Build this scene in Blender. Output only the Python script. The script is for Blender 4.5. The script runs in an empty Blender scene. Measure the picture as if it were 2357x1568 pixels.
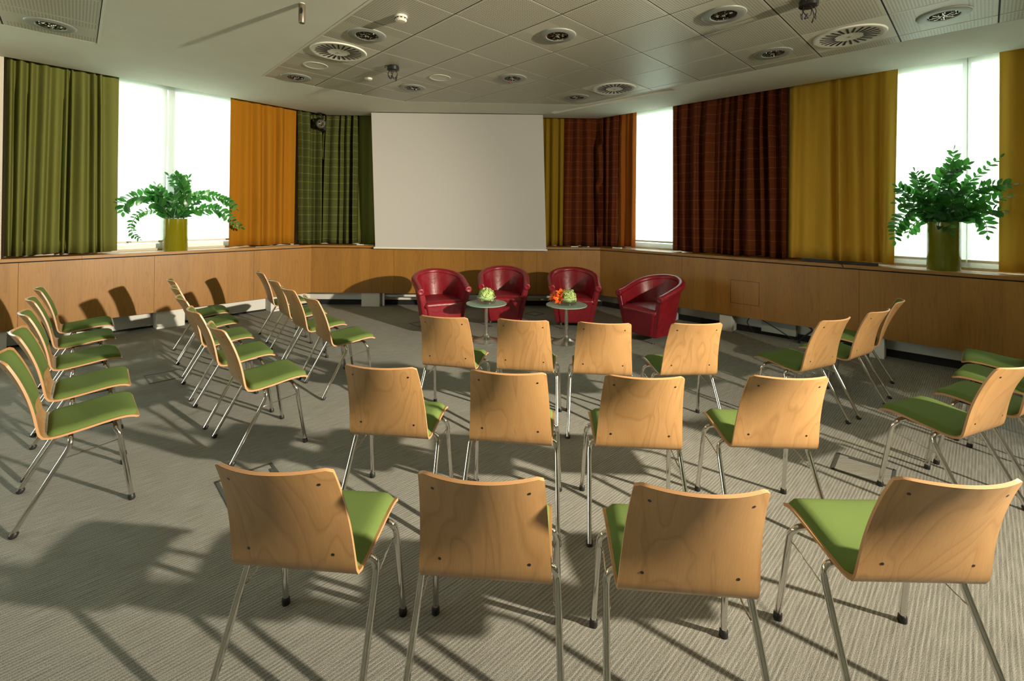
import bpy, bmesh, math, random
from mathutils import Vector, Matrix
random.seed(7)
C = bpy.context.scene.collection
PI = math.pi
sc = bpy.context.scene

# ------------------------------------------------------------------ camera, world, lights, exposure
cam_d = bpy.data.cameras.new('camera'); cam = bpy.data.objects.new('camera', cam_d); C.objects.link(cam)
F_PX, CY_PX, PITCH, ROLL, HCAM = 1049.76, 487.18, -0.005, -0.0101, 1.65
cam_d.sensor_fit = 'HORIZONTAL'; cam_d.sensor_width = 36.0
cam_d.lens = F_PX / 2357.0 * 36.0
cam_d.shift_y = -(784.0 - CY_PX) / 2357.0
cam_d.clip_start = 0.05; cam_d.clip_end = 400
_f = Vector((0, math.cos(PITCH), -math.sin(PITCH))); _d = Vector((0, -math.sin(PITCH), -math.cos(PITCH))); _r = Vector((1, 0, 0))
_r2 = math.cos(ROLL) * _r + math.sin(ROLL) * _d; _d2 = -math.sin(ROLL) * _r + math.cos(ROLL) * _d
cam.matrix_world = Matrix(((_r2.x, -_d2.x, -_f.x, 0), (_r2.y, -_d2.y, -_f.y, 0), (_r2.z, -_d2.z, -_f.z, HCAM), (0, 0, 0, 1)))
sc.camera = cam

world = bpy.data.worlds.new('sky'); sc.world = world; world.use_nodes = True
bg = world.node_tree.nodes['Background']
bg.inputs['Color'].default_value = (0.90, 1.0, 0.92, 1); bg.inputs['Strength'].default_value = 10.5

def spot(name, loc, target, power, size, blend, radius, col):
    l = bpy.data.lights.new(name, 'SPOT'); l.energy = power; l.spot_size = math.radians(size); l.spot_blend = blend
    l.shadow_soft_size = radius; l.color = col
    o = bpy.data.objects.new(name, l); C.objects.link(o); o.location = loc
    o.rotation_euler = (Vector(target) - Vector(loc)).to_track_quat('-Z', 'Y').to_euler()
    return o
# the warm key light of the photograph: a lamp in the right rear of the room
spot('key_lamp', (5.05, -0.19, 2.59), (-4.3, 5.9, 0.75), 2000, 104, 1.0, 0.075, (1.0, 0.87, 0.67))
spot('key_lamp_hotspot', (5.05, -0.19, 2.59), (-4.3, 5.9, 1.0), 3900, 54, 1.0, 0.075, (1.0, 0.87, 0.67))

sc.view_settings.view_transform = 'Standard'; sc.view_settings.look = 'None'
sc.view_settings.gamma = 1.0; sc.view_settings.use_curve_mapping = False
sc.view_settings.exposure = 0.0
sc.cycles.max_bounces = 8; sc.cycles.diffuse_bounces = 5; sc.cycles.transparent_max_bounces = 32
sc.cycles.sample_clamp_indirect = 6.0; sc.cycles.caustics_reflective = False; sc.cycles.caustics_refractive = False

# ------------------------------------------------------------------ materials
MATS = {}
def mat(name, col, rough=0.5, metal=0.0, spec=0.5, coat=0.0, build=None):
    m = bpy.data.materials.new(name); m.use_nodes = True; nt = m.node_tree; b = nt.nodes['Principled BSDF']
    b.inputs['Base Color'].default_value = (*col, 1); b.inputs['Roughness'].default_value = rough
    b.inputs['Metallic'].default_value = metal; b.inputs['Specular IOR Level'].default_value = spec
    b.inputs['Coat Weight'].default_value = coat
    if build: build(nt, b)
    MATS[name] = m; return m
def N(nt, t, **kw):
    n = nt.nodes.new(t)
    for k, v in kw.items():
        if k in n.inputs: n.inputs[k].default_value = v
        else: setattr(n, k, v)
    return n
def ramp(nt, stops, interp='LINEAR'):
    r = nt.nodes.new('ShaderNodeValToRGB'); r.color_ramp.interpolation = interp; e = r.color_ramp.elements
    while len(e) < len(stops): e.new(0.5)
    for q, (p, c) in zip(e, stops): q.position = p; q.color = (*c, 1) if len(c) == 3 else c
    return r
def bump(nt, b, sock, strength, dist=0.01):
    bm = nt.nodes.new('ShaderNodeBump'); bm.inputs['Strength'].default_value = strength; bm.inputs['Distance'].default_value = dist
    nt.links.new(sock, bm.inputs['Height']); nt.links.new(bm.outputs['Normal'], b.inputs['Normal'])
def mathn(nt, op, a, b=None, c=None):
    n = nt.nodes.new('ShaderNodeMath'); n.operation = op
    for i, v in enumerate((a, b, c)):
        if v is None: continue
        if hasattr(v, 'links') or hasattr(v, 'is_linked'): nt.links.new(v, n.inputs[i])
        else: n.inputs[i].default_value = v
    return n.outputs[0]
def fabric(weave=900.0, amt=0.12, col=None):
    def f(nt, b):
        tc = N(nt, 'ShaderNodeTexCoord'); no = N(nt, 'ShaderNodeTexNoise', Scale=weave, Detail=2.0)
        nt.links.new(tc.outputs['Object'], no.inputs['Vector'])
        lo = tuple(x * (1 - amt) for x in col); hi = tuple(min(1, x * (1 + amt)) for x in col)
        r = ramp(nt, [(0.3, lo), (0.7, hi)]); nt.links.new(no.outputs['Fac'], r.inputs['Fac'])
        nt.links.new(r.outputs['Color'], b.inputs['Base Color']); bump(nt, b, no.outputs['Fac'], 0.25, 0.002)
    return f
def mk_fabric(name, col, weave=900.0, amt=0.12, rough=0.95):
    m = mat(name, col, rough, spec=0.15, build=fabric(weave, amt, col))
    m.node_tree.nodes['Principled BSDF'].inputs['Sheen Weight'].default_value = 0.0
    return m

# beech plywood of the chairs: cathedral grain along the board, each shell its own piece
def beech(nt, b):
    uv = N(nt, 'ShaderNodeUVMap'); oi = N(nt, 'ShaderNodeObjectInfo')
    off = N(nt, 'ShaderNodeCombineXYZ'); mul = N(nt, 'ShaderNodeMath', operation='MULTIPLY'); mul.inputs[1].default_value = 37.0
    nt.links.new(oi.outputs['Random'], mul.inputs[0]); nt.links.new(mul.outputs[0], off.inputs['Z'])
    mp = N(nt, 'ShaderNodeMapping'); mp.inputs['Scale'].default_value = (5.5, 1.5, 1.0)
    nt.links.new(uv.outputs['UV'], mp.inputs['Vector']); nt.links.new(off.outputs['Vector'], mp.inputs['Location'])
    n1 = N(nt, 'ShaderNodeTexNoise', Scale=0.9, Detail=2.0, Distortion=0.6); nt.links.new(mp.outputs['Vector'], n1.inputs['Vector'])
    rings = mathn(nt, 'FRACT', mathn(nt, 'MULTIPLY', n1.outputs['Fac'], 9.0))
    r = ramp(nt, [(0.0, (0.36, 0.195, 0.072)), (0.12, (0.42, 0.235, 0.092)), (0.8, (0.45, 0.258, 0.104)), (1.0, (0.375, 0.205, 0.078))])
    nt.links.new(rings, r.inputs['Fac'])
    mp2 = N(nt, 'ShaderNodeMapping'); mp2.inputs['Scale'].default_value = (260, 14, 1); nt.links.new(uv.outputs['UV'], mp2.inputs['Vector'])
    n2 = N(nt, 'ShaderNodeTexNoise', Scale=1.0, Detail=2.0); nt.links.new(mp2.outputs['Vector'], n2.inputs['Vector'])
    r2 = ramp(nt, [(0.35, (0.90, 0.88, 0.85)), (0.6, (1, 1, 1))]); nt.links.new(n2.outputs['Fac'], r2.inputs['Fac'])
    mx = N(nt, 'ShaderNodeMix', data_type='RGBA', blend_type='MULTIPLY'); mx.inputs['Factor'].default_value = 0.8
    nt.links.new(r.outputs['Color'], mx.inputs['A']); nt.links.new(r2.outputs['Color'], mx.inputs['B'])
    hs = N(nt, 'ShaderNodeHueSaturation'); v = mathn(nt, 'MULTIPLY_ADD', oi.outputs['Random'], 0.14, 0.93)
    nt.links.new(v, hs.inputs['Value']); nt.links.new(mx.outputs['Result'], hs.inputs['Color'])
    nt.links.new(hs.outputs['Color'], b.inputs['Base Color'])
mat('beech', (0.52, 0.3, 0.12), 0.38, coat=0.15, build=beech)
def plyedge(nt, b):
    uv = N(nt, 'ShaderNodeUVMap'); sp = N(nt, 'ShaderNodeSeparateXYZ'); nt.links.new(uv.outputs['UV'], sp.inputs['Vector'])
    s = mathn(nt, 'SINE', mathn(nt, 'MULTIPLY', sp.outputs['Y'], 6.2832 * 3))
    r = ramp(nt, [(0.0, (0.40, 0.2, 0.085)), (0.6, (0.62, 0.36, 0.18))]); nt.links.new(s, r.inputs['Fac'])
    nt.links.new(r.outputs['Color'], b.inputs['Base Color'])
mat('plywood_edge', (0.6, 0.33, 0.15), 0.4, build=plyedge)
# wall veneer: vertical grain, leaves about 15 cm wide
def veneer(nt, b):
    uv = N(nt, 'ShaderNodeUVMap')
    sp = N(nt, 'ShaderNodeSeparateXYZ'); nt.links.new(uv.outputs['UV'], sp.inputs['Vector'])
    leaf = mathn(nt, 'FLOOR', mathn(nt, 'MULTIPLY', sp.outputs['X'], 6.3))
    wn = N(nt, 'ShaderNodeTexWhiteNoise', noise_dimensions='1D'); nt.links.new(leaf, wn.inputs['W'])
    mp = N(nt, 'ShaderNodeMapping'); mp.inputs['Scale'].default_value = (9.0, 0.55, 1.0); nt.links.new(uv.outputs['UV'], mp.inputs['Vector'])
    n1 = N(nt, 'ShaderNodeTexNoise', Scale=1.3, Detail=3.0, Distortion=0.5); nt.links.new(mp.outputs['Vector'], n1.inputs['Vector'])
    rings = mathn(nt, 'FRACT', mathn(nt, 'MULTIPLY', n1.outputs['Fac'], 7.0))
    r = ramp(nt, [(0.0, (0.285, 0.128, 0.018)), (0.15, (0.318, 0.150, 0.024)), (0.85, (0.338, 0.162, 0.028)), (1.0, (0.292, 0.132, 0.020))])
    nt.links.new(rings, r.inputs['Fac'])
    mp2 = N(nt, 'ShaderNodeMapping'); mp2.inputs['Scale'].default_value = (180, 5, 1); nt.links.new(uv.outputs['UV'], mp2.inputs['Vector'])
    n2 = N(nt, 'ShaderNodeTexNoise', Scale=1.0, Detail=2.0); nt.links.new(mp2.outputs['Vector'], n2.inputs['Vector'])
    r2 = ramp(nt, [(0.3, (0.86, 0.84, 0.8)), (0.65, (1, 1, 1))]); nt.links.new(n2.outputs['Fac'], r2.inputs['Fac'])
    mx = N(nt, 'ShaderNodeMix', data_type='RGBA', blend_type='MULTIPLY'); mx.inputs['Factor'].default_value = 0.8
    nt.links.new(r.outputs['Color'], mx.inputs['A']); nt.links.new(r2.outputs['Color'], mx.inputs['B'])
    hs = N(nt, 'ShaderNodeHueSaturation'); v = mathn(nt, 'MULTIPLY_ADD', wn.outputs['Value'], 0.16, 0.92)
    nt.links.new(v, hs.inputs['Value']); nt.links.new(mx.outputs['Result'], hs.inputs['Color'])
    nt.links.new(hs.outputs['Color'], b.inputs['Base Color'])
mat('veneer', (0.42, 0.21, 0.06), 0.42, build=veneer)
# carpet: ribbed, running with the ceiling grid
def carpet(nt, b):
    tc = N(nt, 'ShaderNodeTexCoord'); mp = N(nt, 'ShaderNodeMapping'); mp.inputs['Rotation'].default_value = (0, 0, -math.radians(43.9))
    nt.links.new(tc.outputs['Object'], mp.inputs['Vector'])
    sp = N(nt, 'ShaderNodeSeparateXYZ'); nt.links.new(mp.outputs['Vector'], sp.inputs['Vector'])
    ms = N(nt, 'ShaderNodeMapping'); ms.inputs['Scale'].default_value = (7.0, 130.0, 1.0); nt.links.new(mp.outputs['Vector'], ms.inputs['Vector'])
    n1 = N(nt, 'ShaderNodeTexNoise', Scale=1.0, Detail=2.0); nt.links.new(ms.outputs['Vector'], n1.inputs['Vector'])
    n2 = N(nt, 'ShaderNodeTexNoise', Scale=330.0, Detail=2.0); nt.links.new(tc.outputs['Object'], n2.inputs['Vector'])
    n3 = N(nt, 'ShaderNodeTexNoise', Scale=1.6, Detail=3.0); nt.links.new(tc.outputs['Object'], n3.inputs['Vector'])
    wob = mathn(nt, 'MULTIPLY_ADD', n2.outputs['Fac'], 0.55, mathn(nt, 'MULTIPLY', sp.outputs['Y'], 62.0))
    rib = mathn(nt, 'POWER', mathn(nt, 'MULTIPLY', mathn(nt, 'PINGPONG', wob, 0.5), 2.0), 2.6)
    h = mathn(nt, 'ADD', mathn(nt, 'MULTIPLY', rib, 0.36), mathn(nt, 'MULTIPLY_ADD', n2.outputs['Fac'], 1.5, mathn(nt, 'MULTIPLY_ADD', n1.outputs['Fac'], 0.6, -0.78)))
    r = ramp(nt, [(0.05, (0.130, 0.130, 0.114)), (0.38, (0.285, 0.283, 0.252)), (0.85, (0.475, 0.472, 0.43))])
    nt.links.new(h, r.inputs['Fac'])
    hs = N(nt, 'ShaderNodeHueSaturation'); nt.links.new(mathn(nt, 'MULTIPLY_ADD', n3.outputs['Fac'], 0.25, 0.87), hs.inputs['Value'])
    nt.links.new(r.outputs['Color'], hs.inputs['Color']); nt.links.new(hs.outputs['Color'], b.inputs['Base Color'])
    bump(nt, b, h, 0.5, 0.004)
mat('carpet', (0.2, 0.18, 0.14), 1.0, spec=0.05, build=carpet)
def plaster(nt, b):
    tc = N(nt, 'ShaderNodeTexCoord'); no = N(nt, 'ShaderNodeTexNoise', Scale=3.0, Detail=4.0); nt.links.new(tc.outputs['Object'], no.inputs['Vector'])
    r = ramp(nt, [(0.3, (0.62, 0.62, 0.53)), (0.7, (0.65, 0.65, 0.56))]); nt.links.new(no.outputs['Fac'], r.inputs['Fac'])
    nt.links.new(r.outputs['Color'], b.inputs['Base Color'])
mat('ceiling_plaster', (0.63, 0.63, 0.54), 0.9, build=plaster)
# perforated tile: dots from the tile's own coordinates (kind 0 all over, 1 plain band in the middle)
def perf(band):
    def f(nt, b):
        uv = N(nt, 'ShaderNodeUVMap'); sp = N(nt, 'ShaderNodeSeparateXYZ'); nt.links.new(uv.outputs['UV'], sp.inputs['Vector'])
        n = 30.0
        def cell(s):
            fr = mathn(nt, 'FRACT', mathn(nt, 'MULTIPLY', s, n)); return mathn(nt, 'SUBTRACT', fr, 0.5)
        cx, cy = cell(sp.outputs['X']), cell(sp.outputs['Y'])
        d2 = mathn(nt, 'ADD', mathn(nt, 'MULTIPLY', cx, cx), mathn(nt, 'MULTIPLY', cy, cy))
        dot = mathn(nt, 'LESS_THAN', d2, 0.075)
        def inside(s, lim): return mathn(nt, 'LESS_THAN', mathn(nt, 'ABSOLUTE', mathn(nt, 'SUBTRACT', s, 0.5)), lim)
        msk = mathn(nt, 'MULTIPLY', inside(sp.outputs['X'], 0.4667), inside(sp.outputs['Y'], 0.4667))
        if band: msk = mathn(nt, 'MULTIPLY', msk, mathn(nt, 'GREATER_THAN', mathn(nt, 'ABSOLUTE', mathn(nt, 'SUBTRACT', sp.outputs['Y'], 0.5)), 0.2333))
        dot = mathn(nt, 'MULTIPLY', dot, msk)
        mx = N(nt, 'ShaderNodeMix', data_type='RGBA'); nt.links.new(dot, mx.inputs['Factor'])
        mx.inputs['A'].default_value = (0.48, 0.47, 0.385, 1); mx.inputs['B'].default_value = (0.20, 0.19, 0.145, 1)
        nt.links.new(mx.outputs['Result'], b.inputs['Base Color'])
        bump(nt, b, mathn(nt, 'SUBTRACT', 1.0, dot), 0.3, 0.003)
    return f
mat('tile_perforated', (0.48, 0.47, 0.385), 0.45, build=perf(False))
mat('tile_banded', (0.48, 0.47, 0.385), 0.45, build=perf(True))
mat('tile_plain', (0.58, 0.57, 0.48), 0.45)
mat('white_metal', (0.66, 0.66, 0.58), 0.4)
mat('grey_ring', (0.25, 0.27, 0.24), 0.45)
mat('chrome', (0.72, 0.71, 0.68), 0.1, metal=1.0)
mat('dark_reflector', (0.05, 0.05, 0.045), 0.15, metal=0.6)
mat('mirror', (0.85, 0.84, 0.8), 0.05, metal=1.0)
def brushed(nt, b):
    tc = N(nt, 'ShaderNodeTexCoord'); no = N(nt, 'ShaderNodeTexNoise', Scale=60.0, Detail=2.0); nt.links.new(tc.outputs['Object'], no.inputs['Vector'])
    nt.links.new(mathn(nt, 'MULTIPLY_ADD', no.outputs['Fac'], 0.15, 0.22), b.inputs['Roughness'])
mat('brushed_steel', (0.62, 0.60, 0.55), 0.3, metal=1.0, build=brushed)
mat('black_rubber', (0.012, 0.012, 0.012), 0.5)
mat('black_metal', (0.012, 0.012, 0.012), 0.35)
mat('dark_gap', (0.006, 0.006, 0.005), 0.8)
mat('cream_wall', (0.62, 0.56, 0.46), 0.85)
mat('grey_wall', (0.40, 0.42, 0.38), 0.8)
mat('white_paint', (0.70, 0.70, 0.66), 0.55)
mat('bronze', (0.16, 0.14, 0.10), 0.4, metal=0.5)
mat('red_mark', (0.6, 0.01, 0.01), 0.5)
mat('grey_plastic', (0.055, 0.062, 0.055), 0.5)
mat('screen_white', (0.50, 0.49, 0.465), 0.8)
mk_fabric('green_fabric', (0.120, 0.178, 0.048), 900, 0.14)
mk_fabric('curtain_green', (0.155, 0.165, 0.040), 400, 0.08)
mk_fabric('curtain_orange', (0.32, 0.130, 0.007), 400, 0.06)
mk_fabric('curtain_yellow', (0.60, 0.355, 0.045), 400, 0.06)
mk_fabric('curtain_yellow_shaded', (0.26, 0.165, 0.012), 400, 0.06)  # mustard cloth, darker: shade beside the screen is put into its colour
mk_fabric('curtain_rust', (0.33, 0.095, 0.013), 400, 0.08)
def plaid(base, lineh, linev, dark, ph=0.145, pv=0.30):
    def f(nt, b):
        uv = N(nt, 'ShaderNodeUVMap'); sp = N(nt, 'ShaderNodeSeparateXYZ'); nt.links.new(uv.outputs['UV'], sp.inputs['Vector'])
        def line(s, period, width, shift=0.0):
            fr = mathn(nt, 'FRACT', mathn(nt, 'MULTIPLY_ADD', s, 1.0 / period, shift)); return mathn(nt, 'LESS_THAN', fr, width / period)
        lh = line(sp.outputs['Y'], ph, 0.006); lv = line(sp.outputs['X'], pv, 0.005); ld = line(sp.outputs['X'], pv, 0.012, 0.4); lh2 = line(sp.outputs['Y'], ph * 2, 0.006, 0.25)
        no = N(nt, 'ShaderNodeTexNoise', Scale=9.0, Detail=2.0); nt.links.new(uv.outputs['UV'], no.inputs['Vector'])
        prev = None
        for fac, col in ((ld, dark), (lv, linev), (lh2, dark), (lh, lineh)):
            mx = N(nt, 'ShaderNodeMix', data_type='RGBA'); nt.links.new(mathn(nt, 'MULTIPLY', fac, 0.75), mx.inputs['Factor'])
            if prev is None: mx.inputs['A'].default_value = (*base, 1)
            else: nt.links.new(prev, mx.inputs['A'])
            mx.inputs['B'].default_value = (*col, 1); prev = mx.outputs['Result']
        nt.links.new(prev, b.inputs['Base Color'])
    return f
mat('plaid_green', (0.1, 0.12, 0.03), 0.9, spec=0.1, build=plaid((0.070, 0.080, 0.022), (0.24, 0.26, 0.06), (0.04, 0.05, 0.015), (0.03, 0.028, 0.010)))
mat('plaid_red', (0.15, 0.035, 0.012), 0.9, spec=0.1, build=plaid((0.125, 0.032, 0.010), (0.34, 0.10, 0.028), (0.10, 0.05, 0.018), (0.05, 0.006, 0.005)))
def leather(nt, b):
    tc = N(nt, 'ShaderNodeTexCoord'); no = N(nt, 'ShaderNodeTexNoise', Scale=14.0, Detail=4.0); nt.links.new(tc.outputs['Object'], no.inputs['Vector'])
    r = ramp(nt, [(0.3, (0.165, 0.004, 0.011)), (0.7, (0.225, 0.007, 0.016))]); nt.links.new(no.outputs['Fac'], r.inputs['Fac'])
    nt.links.new(r.outputs['Color'], b.inputs['Base Color'])
    vo = N(nt, 'ShaderNodeTexNoise', Scale=320.0, Detail=2.0); nt.links.new(tc.outputs['Object'], vo.inputs['Vector'])
    bump(nt, b, mathn(nt, 'ADD', mathn(nt, 'MULTIPLY', no.outputs['Fac'], 1.2), mathn(nt, 'MULTIPLY', vo.outputs['Fac'], 0.12)), 0.25, 0.012)
mat('red_leather', (0.25, 0.008, 0.016), 0.36, spec=0.5, build=leather)
mat('green_glaze', (0.125, 0.140, 0.003), 0.14, spec=0.5, coat=0.4)
mat('olive_glaze', (0.185, 0.165, 0.002), 0.12, spec=0.5, coat=0.4)
mat('soil', (0.02, 0.014, 0.008), 0.95)
def leafm(nt, b):
    oi = N(nt, 'ShaderNodeObjectInfo'); r = ramp(nt, [(0.0, (0.012, 0.06, 0.018)), (0.6, (0.025, 0.115, 0.03)), (1.0, (0.06, 0.22, 0.035))])
    nt.links.new(oi.outputs['Random'], r.inputs['Fac']); nt.links.new(r.outputs['Color'], b.inputs['Base Color'])
    tr = N(nt, 'ShaderNodeBsdfTranslucent'); tr.inputs['Color'].default_value = (0.12, 0.48, 0.07, 1)
    mx = N(nt, 'ShaderNodeMixShader'); mx.inputs[0].default_value = 0.30
    out = nt.nodes['Material Output']; nt.links.new(b.outputs[0], mx.inputs[1]); nt.links.new(tr.outputs[0], mx.inputs[2]); nt.links.new(mx.outputs[0], out.inputs['Surface'])
mat('zz_leaf', (0.02, 0.1, 0.02), 0.28, build=leafm)
mat('zz_stem', (0.06, 0.14, 0.04), 0.45)
def petal(c0, c1):
    def f(nt, b):
        tc = N(nt, 'ShaderNodeTexCoord'); no = N(nt, 'ShaderNodeTexNoise', Scale=40.0, Detail=2.0); nt.links.new(tc.outputs['Object'], no.inputs['Vector'])
        r = ramp(nt, [(0.3, c0), (0.7, c1)]); nt.links.new(no.outputs['Fac'], r.inputs['Fac']); nt.links.new(r.outputs['Color'], b.inputs['Base Color'])
    return f
mat('hydrangea', (0.5, 0.7, 0.2), 0.7, build=petal((0.40, 0.62, 0.13), (0.68, 0.82, 0.38)))
mat('glass_edge', (0.75, 0.85, 0.78), 0.15)
mat('head_green', (0.12, 0.24, 0.04), 0.8)
mat('lily', (0.85, 0.16, 0.01), 0.5, build=petal((0.75, 0.07, 0.008), (0.9, 0.26, 0.015)))
def glassy(col, fac, rough=0.02, gain=0.9):
    def f(nt, b):
        out = nt.nodes['Material Output']; tr = N(nt, 'ShaderNodeBsdfTransparent'); tr.inputs['Color'].default_value = (*col, 1)
        gl = N(nt, 'ShaderNodeBsdfGlossy'); gl.inputs['Roughness'].default_value = rough
        lw = N(nt, 'ShaderNodeLayerWeight', Blend=0.12); mx = N(nt, 'ShaderNodeMixShader')
        nt.links.new(mathn(nt, 'MULTIPLY_ADD', lw.outputs['Fresnel'], gain, fac), mx.inputs[0])
        nt.links.new(tr.outputs[0], mx.inputs[1]); nt.links.new(gl.outputs[0], mx.inputs[2]); nt.links.new(mx.outputs[0], out.inputs['Surface'])
    return f
mat('window_glass', (0.9, 0.95, 0.93), 0.0, build=glassy((0.94, 0.98, 0.96), 0.02))
mat('vase_glass', (0.9, 0.95, 0.93), 0.0, build=glassy((0.98, 1.0, 0.99), 0.02, gain=0.3))
def frosted(nt, b):
    out = nt.nodes['Material Output']; tr = N(nt, 'ShaderNodeBsdfTransparent'); tr.inputs['Color'].default_value = (0.72, 0.88, 0.80, 1)
    b.inputs['Base Color'].default_value = (0.42, 0.60, 0.52, 1); b.inputs['Roughness'].default_value = 0.22
    mx = N(nt, 'ShaderNodeMixShader'); mx.inputs[0].default_value = 0.45
    nt.links.new(b.outputs[0], mx.inputs[1]); nt.links.new(tr.outputs[0], mx.inputs[2]); nt.links.new(mx.outputs[0], out.inputs['Surface'])
mat('frosted_glass', (0.4, 0.6, 0.5), 0.2, build=frosted)
def blindm(nt, b):
    out = nt.nodes['Material Output']; tl = N(nt, 'ShaderNodeBsdfTranslucent'); tl.inputs['Color'].default_value = (0.62, 0.64, 0.62, 1)
    df = N(nt, 'ShaderNodeBsdfDiffuse'); df.inputs['Color'].default_value = (0.7, 0.7, 0.68, 1)
    tp = N(nt, 'ShaderNodeBsdfTransparent'); tp.inputs['Color'].default_value = (1, 1, 1, 1)
    m1 = N(nt, 'ShaderNodeMixShader'); m1.inputs[0].default_value = 0.35; m2 = N(nt, 'ShaderNodeMixShader'); m2.inputs[0].default_value = 0.12
    nt.links.new(tl.outputs[0], m1.inputs[1]); nt.links.new(df.outputs[0], m1.inputs[2]); nt.links.new(m1.outputs[0], m2.inputs[1]); nt.links.new(tp.outputs[0], m2.inputs[2])
    nt.links.new(m2.outputs[0], out.inputs['Surface'])
mat('blind_fabric', (0.8, 0.8, 0.78), 0.9, build=blindm)
mat('ground', (0.42, 0.45, 0.38), 0.95); mat('concrete', (0.22, 0.22, 0.22), 0.9); mat('foliage', (0.12, 0.17, 0.10), 0.9); mat('bark', (0.12, 0.10, 0.08), 0.9)
def M(n): return MATS[n]

# ------------------------------------------------------------------ mesh helpers
def link(name, me, parent=None, loc=(0, 0, 0), rot=(0, 0, 0)):
    o = bpy.data.objects.new(name, me); C.objects.link(o); o.location = loc; o.rotation_euler = rot
    if parent: o.parent = parent
    return o
def mesh(name, verts, faces, mats, smooth=False, mi=None, uv=None, sharp=None):
    me = bpy.data.meshes.new(name); me.from_pydata([tuple(v) for v in verts], [], faces)
    for m in (mats if isinstance(mats, (list, tuple)) else [mats]): me.materials.append(M(m))
    if mi: me.polygons.foreach_set('material_index', mi)
    if smooth: me.polygons.foreach_set('use_smooth', [True] * len(me.polygons))
    if uv is not None:
        l = me.uv_layers.new(name='UVMap')
        for i, lp in enumerate(me.loops): l.data[i].uv = uv[lp.vertex_index]
    me.validate(); me.update()
    if sharp: me.set_sharp_from_angle(angle=math.radians(sharp))
    return me
class MB:
    def __init__(s): s.v = []; s.f = []
    def add(s, v, f):
        n = len(s.v); s.v += [tuple(q) for q in v]; s.f += [tuple(i + n for i in q) for q in f]; return s
    def box(s, c, d, rz=0.0):
        x, y, z = d[0] / 2, d[1] / 2, d[2] / 2; ca, sa = math.cos(rz), math.sin(rz)
        v = [(c[0] + ca * a - sa * b, c[1] + sa * a + ca * b, c[2] + e) for e in (-z, z) for (a, b) in ((-x, -y), (x, -y), (x, y), (-x, y))]
        return s.add(v, [(0, 3, 2, 1), (4, 5, 6, 7), (0, 1, 5, 4), (1, 2, 6, 5), (2, 3, 7, 6), (3, 0, 4, 7)])
    def prism(s, poly, z0, z1):
        a = sum(poly[i][0] * poly[(i + 1) % len(poly)][1] - poly[(i + 1) % len(poly)][0] * poly[i][1] for i in range(len(poly)))
        if a < 0: poly = poly[::-1]
        n = len(poly); v = [(p[0], p[1], z0) for p in poly] + [(p[0], p[1], z1) for p in poly]
        return s.add(v, [tuple(range(n))[::-1], tuple(range(n, 2 * n))] + [(i, (i + 1) % n, n + (i + 1) % n, n + i) for i in range(n)])
    def lathe(s, prof, n=32, c=(0, 0, 0), cap=True):
        k = len(prof); v = []
        for (r, z) in prof:
            for i in range(n):
                a = 2 * PI * i / n; v.append((c[0] + r * math.cos(a), c[1] + r * math.sin(a), c[2] + z))
        f = [(j * n + i, j * n + (i + 1) % n, (j + 1) * n + (i + 1) % n, (j + 1) * n + i) for j in range(k - 1) for i in range(n)]
        if cap: f += [tuple(range(n))[::-1], tuple((k - 1) * n + i for i in range(n))]
        return s.add(v, f)
    def tube(s, pts, r, n=8, cap=True):
        pts = [Vector(p) for p in pts]; rs = r if isinstance(r, (list, tuple)) else [r] * len(pts)
        v = []; up = None
        for i, p in enumerate(pts):
            t = (pts[min(i + 1, len(pts) - 1)] - pts[max(i - 1, 0)]).normalized()
            if up is None: up = t.orthogonal().normalized()
            up = (up - t * up.dot(t)).normalized(); w = t.cross(up)
            for k in range(n):
                a = 2 * PI * k / n; v.append(p + rs[i] * (math.cos(a) * up + math.sin(a) * w))
        f = [(j * n + i, j * n + (i + 1) % n, (j + 1) * n + (i + 1) % n, (j + 1) * n + i) for j in range(len(pts) - 1) for i in range(n)]
        if cap: f += [tuple(range(n))[::-1], tuple((len(pts) - 1) * n + i for i in range(n))]
        return s.add(v, f)
    def me(s, name, m, smooth=False, sharp=None): return mesh(name, s.v, s.f, m, smooth, sharp=sharp)
    def build(s, name, m, parent=None, smooth=False, sharp=None, bevel=0.0, loc=(0, 0, 0), rot=(0, 0, 0)):
        o = link(name, s.me(name, m, smooth, sharp), parent, loc, rot)
        if bevel:
            b = o.modifiers.new('bevel', 'BEVEL'); b.width = bevel; b.segments = 2; b.limit_method = 'ANGLE'
        return o
def crom(pts, n):
    pts = [Vector(p) for p in pts]; P = [2 * pts[0] - pts[1]] + pts + [2 * pts[-1] - pts[-2]]; out = []
    m = len(pts) - 1
    for k in range(n + 1):
        u = k / n * m; i = min(int(u), m - 1); t = u - i; a, b, c, d = P[i:i + 4]
        out.append(0.5 * ((2 * b) + (c - a) * t + (2 * a - 5 * b + 4 * c - d) * t * t + (3 * b - a - 3 * c + d) * t ** 3))
    return out
def thing(name, label, cat, loc=(0, 0, 0), rz=0.0, group=None):
    o = bpy.data.objects.new(name, None); C.objects.link(o); o.location = loc; o.rotation_euler = (0, 0, rz); o.empty_display_size = 0.1
    return tag(o, label, cat, group)
def tag(o, label, cat, group=None):
    o['label'] = label; o['category'] = cat
    if group: o['group'] = group
    return o
def struct(o): o['kind'] = 'structure'; return o
def copy_tree(o, parent=None):
    c = o.copy(); C.objects.link(c); c.parent = parent
    for ch in KIDS.get(o.name, [q for q in bpy.data.objects if q.parent == o]): copy_tree(ch, c)
    return c
KIDS = {}
def index_kids(o):
    KIDS[o.name] = [q for q in bpy.data.objects if q.parent == o]
    for q in KIDS[o.name]: index_kids(q)

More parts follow.
